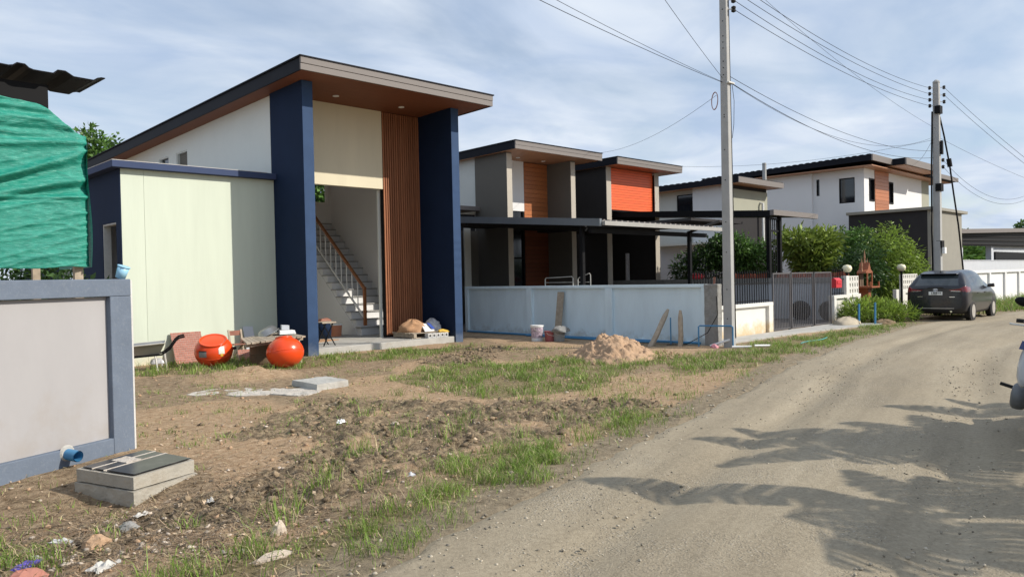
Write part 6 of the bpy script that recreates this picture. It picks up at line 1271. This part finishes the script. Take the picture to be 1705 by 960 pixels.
# ------------------------------------------------------------------ grass, straw, clods, stones
def scatter(n, x0, x1, y0, y1, seed):
    r = np.random.RandomState(seed); return r.uniform(x0, x1, n), r.uniform(y0, y1, n), r
def blades(x, y, h, w, r, m, name, lean=0.5, flat=None):
    n = len(x); z = gh(x, y) - .005; a = r.rand(n) * 2 * np.pi; b = r.rand(n) * 2 * np.pi; ln = lean * (0.3 + r.rand(n)) * h
    if flat is not None: z = z + flat
    dx_, dy_ = np.cos(a), np.sin(a); wx, wy = np.cos(b) * w, np.sin(b) * w
    P0 = np.stack([x, y, z], -1); P1 = P0 + np.stack([dx_ * ln * .3, dy_ * ln * .3, h * .6], -1); P2 = P0 + np.stack([dx_ * ln, dy_ * ln, h * (1 - .25 * lean * r.rand(n))], -1); W = np.stack([wx, wy, np.zeros(n)], -1)
    V = np.stack([P0 - W, P0 + W, P1 + W * .8, P1 - W * .8, P2 + W * .12, P2 - W * .12], 1).reshape(-1, 3); k = np.arange(n)[:, None] * 6
    Fb = np.concatenate([k + np.array([0, 1, 2, 3]), k + np.array([3, 2, 4, 5])], 0)
    o = npmesh(name, V, Fb, m); o['kind'] = 'stuff'; return o
GR = []
for (poly, dens, hh, ww, seed) in ((G1, 1500, .10, .004, 201), (G1b, 1500, .085, .004, 202), (G2, 1700, .085, .0036, 203), (G3, 1600, .08, .004, 204), (G4, 6500, .085, .0021, 205), (G5, 3800, .08, .0024, 206), (G6, 2200, .10, .003, 207), (G7, 260, .30, .009, 208), (G8, 420, .09, .0035, 209)):
    P = np.array(poly); x0, y0 = P.min(0) - .4; x1, y1 = P.max(0) + .4
    if seed == 205: x0 = -1
    n = int((x1 - x0) * (y1 - y0) * dens); x, y, r = scatter(n, x0, x1, y0, y1, seed)
    j = 0.9 * (fbm(x * 1.1, y * 1.1, 21, 4) - 0.5); g = sm(0.25, -0.3, sdf(poly, x, y) + 1.1 * j) * sm(.30, .56, fbm(x * 2.6, y * 2.6, 55, 3)) * sm(-.12, .1, road_mask(x, y))
    if seed == 209: g = g * .5
    clump = sm(.35, .75, fbm(x * 5, y * 5, 57, 2)); keep = r.rand(n) < g * (.3 + .7 * clump)
    x, y = x[keep], y[keep]; h = hh * (.45 + .9 * r.rand(len(x))) * (.6 + .8 * clump[keep])
    GR.append((x, y, h, np.full(len(x), ww) * (.7 + .6 * r.rand(len(x)))))
r = np.random.RandomState(300)                          # lone tufts over the yard
TU = [(4.9, 5.9, .3), (3.35, 5.0, .2), (3.0, 5.2, .26), (4.6, 6.3, .28), (5.6, 6.4, .24), (5.0, 7.6, .2), (6.0, 7.9, .18), (6.9, 6.7, .2), (2.6, 5.0, .24), (3.9, 6.0, .26), (6.3, 5.7, .22), (5.3, 5.3, .2), (7.6, 5.9, .2), (8.3, 5.4, .2), (2.4, 4.7, .24), (3.3, 5.6, .24), (1.95, 5.1, .14), (1.5, 5.35, .13), (1.75, 5.9, .1), (6.2, 8.6, .18), (5.2, 8.3, .14), (4.2, 7.9, .12), (5.0, 9.2, .1), (3.6, 9.6, .1), (4.4, 9.0, .12), (2.95, 7.6, .08), (7.3, 8.0, .2), (7.8, 6.5, .18), (9.3, 6.9, .16), (2.0, 4.35, .2), (3.0, 4.35, .22), (4.0, 4.7, .24), (5.6, 4.8, .22)]
for k in range(110):
    x = r.uniform(2.3, 12.5); y = r.uniform(5.2, 13.5); TU.append((x, y, r.uniform(.05, .13)))
for x, y, h in TU:
    if float(road_mask(np.array([x]), np.array([y]))[0]) < .05: continue
    n = int(14 + 150 * h); a = r.normal(size=(n, 2)) * .07 * (.5 + 3 * h); GR.append((x + a[:, 0], y + a[:, 1], h * (.3 + .6 * r.rand(n)), np.full(n, .0028)))
n = 22000; x = r.uniform(0.3, 13, n); y = r.uniform(4.0, 14, n); kp = (sm(.45, .7, fbm(x * 1.4, y * 1.4, 91, 3)) * sm(0, .3, road_mask(x, y))) > r.rand(n); x, y = x[kp], y[kp]
GR.append((x, y, .02 + .05 * r.rand(len(x)), np.full(len(x), .0028)))
gxx, gyy, ghh, gww = [np.concatenate([g[k] for g in GR]) for k in range(4)]
dry = r.rand(len(gxx)) < .24
blades(gxx[~dry], gyy[~dry], ghh[~dry], gww[~dry], r, L_grass, 'grass', lean=.75)
blades(gxx[dry], gyy[dry], ghh[dry] * .9, gww[dry], r, L_dry, 'dry_grass', lean=1.3)
# straw and twigs lying flat
n = 20000; x = r.uniform(0.2, 12, n); y = r.uniform(3.4, 13, n); kp = (np.maximum(masks(x, y)[0], .35) * sm(-.05, .15, road_mask(x, y))) > r.rand(n); x, y = x[kp], y[kp]; n = len(x)
z = gh(x, y) + .006 + .012 * r.rand(n); a = r.rand(n) * 6.28; l = .03 + .13 * r.rand(n) ** 2; w = .0015 + .002 * r.rand(n); t2 = r.normal(size=n) * .12
D = np.stack([np.cos(a), np.sin(a), t2], -1) * l[:, None] * .5; W = np.stack([-np.sin(a), np.cos(a), np.zeros(n)], -1) * w[:, None]; P = np.stack([x, y, z], -1)
st_ = npmesh('dry_straw', np.stack([P - D - W, P - D + W, P + D + W * .6, P + D - W * .6], 1).reshape(-1, 3), np.arange(4 * n).reshape(n, 4), L_dry); st_['kind'] = 'stuff'
n = 9000; x = r.normal(1.7, .9, n); y = r.normal(5.2, .75, n); kp = road_mask(x, y) > .03; x, y = x[kp], y[kp]; n = len(x)
z = gh(x, y) + .004 + .012 * r.rand(n); a = r.rand(n) * 6.28; l = .02 + .09 * r.rand(n) ** 2; w = .0015 + .003 * r.rand(n); t2 = r.normal(size=n) * .3
D = np.stack([np.cos(a), np.sin(a), t2], -1) * l[:, None] * .5; W = np.stack([-np.sin(a), np.cos(a), np.zeros(n)], -1) * w[:, None]; P = np.stack([x, y, z], -1)
o = npmesh('dry_roots', np.stack([P - D - W, P - D + W, P + D + W * .6, P + D - W * .6], 1).reshape(-1, 3), np.arange(4 * n).reshape(n, 4), leaf_mat('dead_roots', (0.22, 0.16, 0.10), isl=.75, transl=0)); o['kind'] = 'stuff'
n = 2600; x = np.concatenate([r.normal(1.7, .9, 1500), r.uniform(1, 9, n - 1500)]); y = np.concatenate([r.normal(5.2, .7, 1500), r.uniform(4.3, 9, n - 1500)]); kp = road_mask(x, y) > .03; x, y = x[kp], y[kp]; n = len(x)
z = gh(x, y) + .008; a = r.rand(n) * 6.28; s = .005 + .02 * r.rand(n) ** 3; D = np.stack([np.cos(a), np.sin(a), r.normal(size=n) * .4], -1) * s[:, None]; W = np.stack([-np.sin(a), np.cos(a), r.normal(size=n) * .4], -1) * (s * (.4 + .5 * r.rand(n)))[:, None]; P = np.stack([x, y, z], -1)
o = npmesh('leaf_litter', np.stack([P - D, P + W, P + D, P - W], 1).reshape(-1, 3), np.arange(4 * n).reshape(n, 4), leaf_mat('dead_leaf', (0.33, 0.25, 0.17), isl=.8, transl=0)); o['kind'] = 'stuff'
ph = (1 + 5 ** .5) / 2; ICO = np.array([(-1, ph, 0), (1, ph, 0), (-1, -ph, 0), (1, -ph, 0), (0, -1, ph), (0, 1, ph), (0, -1, -ph), (0, 1, -ph), (ph, 0, -1), (ph, 0, 1), (-ph, 0, -1), (-ph, 0, 1)]) / math.hypot(1, ph)
ICF = np.array([(0, 11, 5), (0, 5, 1), (0, 1, 7), (0, 7, 10), (0, 10, 11), (1, 5, 9), (5, 11, 4), (11, 10, 2), (10, 7, 6), (7, 1, 8), (3, 9, 4), (3, 4, 2), (3, 2, 6), (3, 6, 8), (3, 8, 9), (4, 9, 5), (2, 4, 11), (6, 2, 10), (8, 6, 7), (9, 8, 1)])
def rocks(name, x, y, z, s, r, m, flat=.7, jit=.3, smooth=False):
    n = len(x); q_ = r.normal(size=(n, 4)); q_ /= np.linalg.norm(q_, axis=1)[:, None]; a, b, c, d = q_.T
    Rm = np.stack([1 - 2 * (c * c + d * d), 2 * (b * c - d * a), 2 * (b * d + c * a), 2 * (b * c + d * a), 1 - 2 * (b * b + d * d), 2 * (c * d - b * a), 2 * (b * d - c * a), 2 * (c * d + b * a), 1 - 2 * (b * b + c * c)], -1).reshape(n, 3, 3)
    V = ICO[None] * (1 + jit * r.normal(size=(n, 12, 1))) * np.stack([.7 + .6 * r.rand(n), .7 + .6 * r.rand(n), .6 + .5 * r.rand(n)], -1)[:, None, :]
    V = np.einsum('nij,nkj->nki', Rm, V); V[:, :, 2] *= flat; V = V * s[:, None, None] + np.stack([x, y, z], -1)[:, None, :]
    o = npmesh(name, V.reshape(-1, 3), (ICF[None] + (np.arange(n) * 12)[:, None, None]).reshape(-1, 3), m, smooth=smooth); o['kind'] = 'stuff'; return o
M_clod = mat('mud_clod', (0.23, 0.172, 0.112), .95, var=.35, vs=5, bump=.7, bs=60, island=.4, spec=.2); M_peb = mat('road_pebble', (0.34, 0.30, 0.235), .9, var=.2, vs=9, bump=.2, island=.5, spec=.25); M_rub = mat('pale_rubble', (0.44, 0.37, 0.30), .9, var=.2, vs=9, bump=.3, island=.35)
n = 12000; x = r.uniform(1, 9.5, n); y = r.uniform(4.2, 9.8, n); cl_ = sm(.42, .68, fbm(x * 1.9, y * 1.9, 95, 3)); kp = masks(x, y)[0] * (.12 + .88 * cl_) * sm(0, .2, road_mask(x, y)) > r.rand(n); x, y = x[kp], y[kp]; s = .006 + .034 * r.rand(len(x)) ** 4
rocks('mud_clods', x, y, gh(x, y) + s * .2, s, r, M_clod)
n = 3000; x = r.uniform(8, 13, n); y = r.uniform(10, 14, n); kp = masks(x, y)[0] > r.rand(n); x, y = x[kp], y[kp]; s = .01 + .04 * r.rand(len(x)) ** 3
rocks('mud_clods', x, y, gh(x, y) + s * .2, s, r, M_clod)
n = 4500; x = r.uniform(.3, 13, n); y = r.uniform(3.6, 14, n); kp = sm(.02, .2, road_mask(x, y)) > r.rand(n); x, y = x[kp], y[kp]; s = .004 + .02 * r.rand(len(x)) ** 4
rocks('soil_lumps', x, y, gh(x, y) + s * .2, s, r, M_sand)
def road_z(x, y):
    t = (np.interp(x, ex, ey) - y) / (np.interp(x, ex, ey) - np.interp(x, rx, ry)); return .012 + .02 * (fbm(x * .9, y * .9, 61, 3) - .5) + .012 * (fbm(x * 5, y * 5, 60, 4) - .5) - .02 * np.exp(-((t - .16) / .035) ** 2) - .018 * np.exp(-((t - .55) / .06) ** 2)
n = 30000; x = 1 + 15 * r.rand(n) ** 1.5; y = r.uniform(-1.0, 6.4, n); kp = (road_mask(x, y) < -.1) & (sm(.44, .64, fbm(x * .9 + 40, y * .9, 97, 3)) * .9 + .1 > r.rand(n)) & (y > .15 * x - .6); x, y = x[kp], y[kp]; s = .0025 + .011 * r.rand(len(x)) ** 4
rocks('road_pebbles', x, y, road_z(x, y) + s * .1, s, r, M_peb)
n = 420; a = r.rand(n) * 6.28; q_ = .75 + .55 * r.rand(n) ** 2; x = 11.88 + 1.2 * q_ * np.cos(a); y = 9.32 + 1.2 * q_ * np.sin(a); s = .008 + .035 * r.rand(n) ** 3
rocks('sand_lumps', x, y, gh(x, y) + s * .3, s, r, M_sand)
n = 1000; x = r.uniform(2, 16, n); t_ = r.normal(size=n) * .3; y = np.interp(x, ex, ey) + t_; s = .004 + .016 * r.rand(n) ** 4
rocks('verge_stones', x, y, np.where(t_ > 0, gh(x, y), 0.0) + s * .2, s, r, M_peb)
n = 700; x = np.concatenate([r.normal(1.45, .45, n // 2), r.uniform(1, 9, n - n // 2)]); y = np.concatenate([r.normal(5.1, .4, n // 2), r.uniform(4.4, 9, n - n // 2)]); kp = road_mask(x, y) > .05; x, y = x[kp], y[kp]; s = .005 + .02 * r.rand(len(x)) ** 4
rocks('pale_rubble', x, y, gh(x, y) + s * .3, s, r, M_rub, flat=.6)

# ------------------------------------------------------------------ litter one can point to
def scrap(name, label, cat, x, y, w, d, h, m, rz, seed):
    rs_ = np.random.RandomState(seed); nx_, ny_ = 9, 7; z = g0(x, y); vs = []; ca, sa = math.cos(rz), math.sin(rz)
    for j in range(ny_):
        for i in range(nx_):
            u = (i / (nx_ - 1) - .5) * w * (1 + .25 * rs_.normal() * .5); v = (j / (ny_ - 1) - .5) * d * (1 + .25 * rs_.normal() * .5); e = abs(i / (nx_ - 1) - .5) * 2
            vs.append((x + u * ca - v * sa, y + u * sa + v * ca, z + .004 + h * abs(math.sin(i * .8 + seed) * math.cos(j * .75 + seed * 2)) * (1 - .85 * e * e) * (1 - .8 * (abs(j / (ny_ - 1) - .5) * 2) ** 2) + .10 * h * rs_.rand()))
    fs = [(j * nx_ + i, j * nx_ + i + 1, (j + 1) * nx_ + i + 1, (j + 1) * nx_ + i) for j in range(ny_ - 1) for i in range(nx_ - 1)]
    o = MB().add(vs, fs).build(name, m, None, origin=(x, y, z)); o.modifiers.new('t', 'SOLIDIFY').thickness = .004; tag(o, label, cat); return o
scrap('plastic_scrap', 'largest white torn plastic scrap in the lower left rubble', 'litter', 1.33, 4.76, .17, .11, .045, M_litter, .6, 1)
scrap('plastic_scrap', 'dirty white plastic strip left of the drain box front', 'litter', 1.32, 5.55, .16, .07, .03, M_plaster, 2.2, 2)
scrap('plastic_scrap', 'small white scrap just in front of the drain box', 'litter', 1.83, 5.62, .10, .06, .03, M_litter, .2, 3)
scrap('plastic_scrap', 'crumpled pale scrap on the mud right of the drain box', 'litter', 2.28, 5.55, .10, .05, .03, M_litter, 1.2, 4)
scrap('plastic_scrap', 'shiny pale scrap lying in the dark mud before the road grass', 'litter', 3.73, 5.04, .09, .06, .03, M_clear, .9, 5)
scrap('plastic_scrap', 'purple and blue plastic wrapper at the lower left corner', 'litter', 1.02, 5.12, .17, .09, .03, M_purple, .8, 6)
scrap('plastic_scrap', 'thin white wrapper flat on the rubble near the purple wrapper', 'litter', 1.12, 5.30, .12, .05, .02, M_litter, 1.9, 7)
scrap('plastic_scrap', 'white crumpled plastic piece in the mud in the middle of the yard', 'litter', 4.5, 7.36, .10, .08, .07, M_plasticw, .4, 9)
for nm, lab, x, y, a, b, h, sd_, m in (('pale_stone', 'upright pale stone at the edge of the road grass', 2.28, 4.5, .05, .035, .09, 51, M_rub), ('pale_stone', 'long flat pale stone in the grass at the bottom', 2.05, 4.12, .14, .05, .045, 52, M_rub), ('pale_stone', 'round grey stone in front of the drain box', 1.68, 5.45, .06, .05, .05, 53, M_rawconc), ('broken_brick', 'pinkish broken brick piece in the lower left corner', .98, 4.92, .11, .07, .06, 54, M_brick), ('pale_stone', 'tan stone block beside the white rubble at left', 1.42, 5.22, .08, .06, .07, 55, M_sand), ('pale_stone', 'small white stone on the mud above the road grass', 4.9, 6.9, .05, .04, .04, 56, M_rub)):
    heap(nm, lab, 'stone' if 'stone' in nm else 'brick', m, (x, y, g0(x, y) - .01), a, b, h, sd_, n=(9, 5), rough=.42, smooth=False)

# ------------------------------------------------------------------ far right: open shed behind the white wall
rsd = root('open_shed', 'far open sided shed with a pale flat roof at the right edge', 'shed', (62, 15, 0))
MB().prism([(51.8, 3.72), (75, 4.45), (75, 4.75), (51.8, 3.98)], 13.9, 18, 'y').build('roof', M_fascia, rsd)
MB().prism([(51.8, 3.0), (75, 3.2), (75, 4.445), (51.8, 3.715)], 14.3, 14.4, 'y').build('beam', M_black, rsd)
for k in range(3): MB().prism([(52, 3.1 + .22 * k), (74, 3.3 + .34 * k), (74, 3.36 + .34 * k), (52, 3.16 + .22 * k)], 14.22, 14.29, 'y').build('purlin', M_charcoal, rsd)
for x in (54.1, 61.3): Bx('post', M_lot, rsd, x, x + .5, 14.45, 14.8, 0, 3.2)
Bx('back_wall', M_lot, rsd, 61.9, 75, 14.6, 14.8, 0, 3.45)
Bx('dark_opening_panel', M_black, rsd, 62.6, 75, 14.5, 14.58, 1.4, 2.72)  # solid black panel painted in for the shade inside an opening
gr_ = root('grey_fence_wall', 'plain grey wall behind the white roadside wall at the right', 'wall', (60, 13.5, 0)); Bx('panel', M_lot, gr_, 46.5, 75, 13.4, 13.55, 0, 2.02); Bx('coping', M_lot, gr_, 46.5, 75, 13.37, 13.58, 2.022, 2.08)
pc = root('dark_car_roof', 'roof and windows of a dark car parked under the far shed', 'car', (58, 16.5, 0))
loft([[(x, 16.0 + 1.6 * k, z) for x, z in ((55.6, 1.0), (59.8, 1.0), (59.6, 1.7), (58.8, 1.75), (58.2, 2.35), (56.6, 2.38), (55.8, 1.75))] for k in (0, .5, 1)], 'body', M_bumper, pc, 0)
for x in (56.3, 59.0): MB().tube([(x, 15.95, .45), (x, 17.65, .45)], .45, 16).build('wheel', M_rubber, pc)
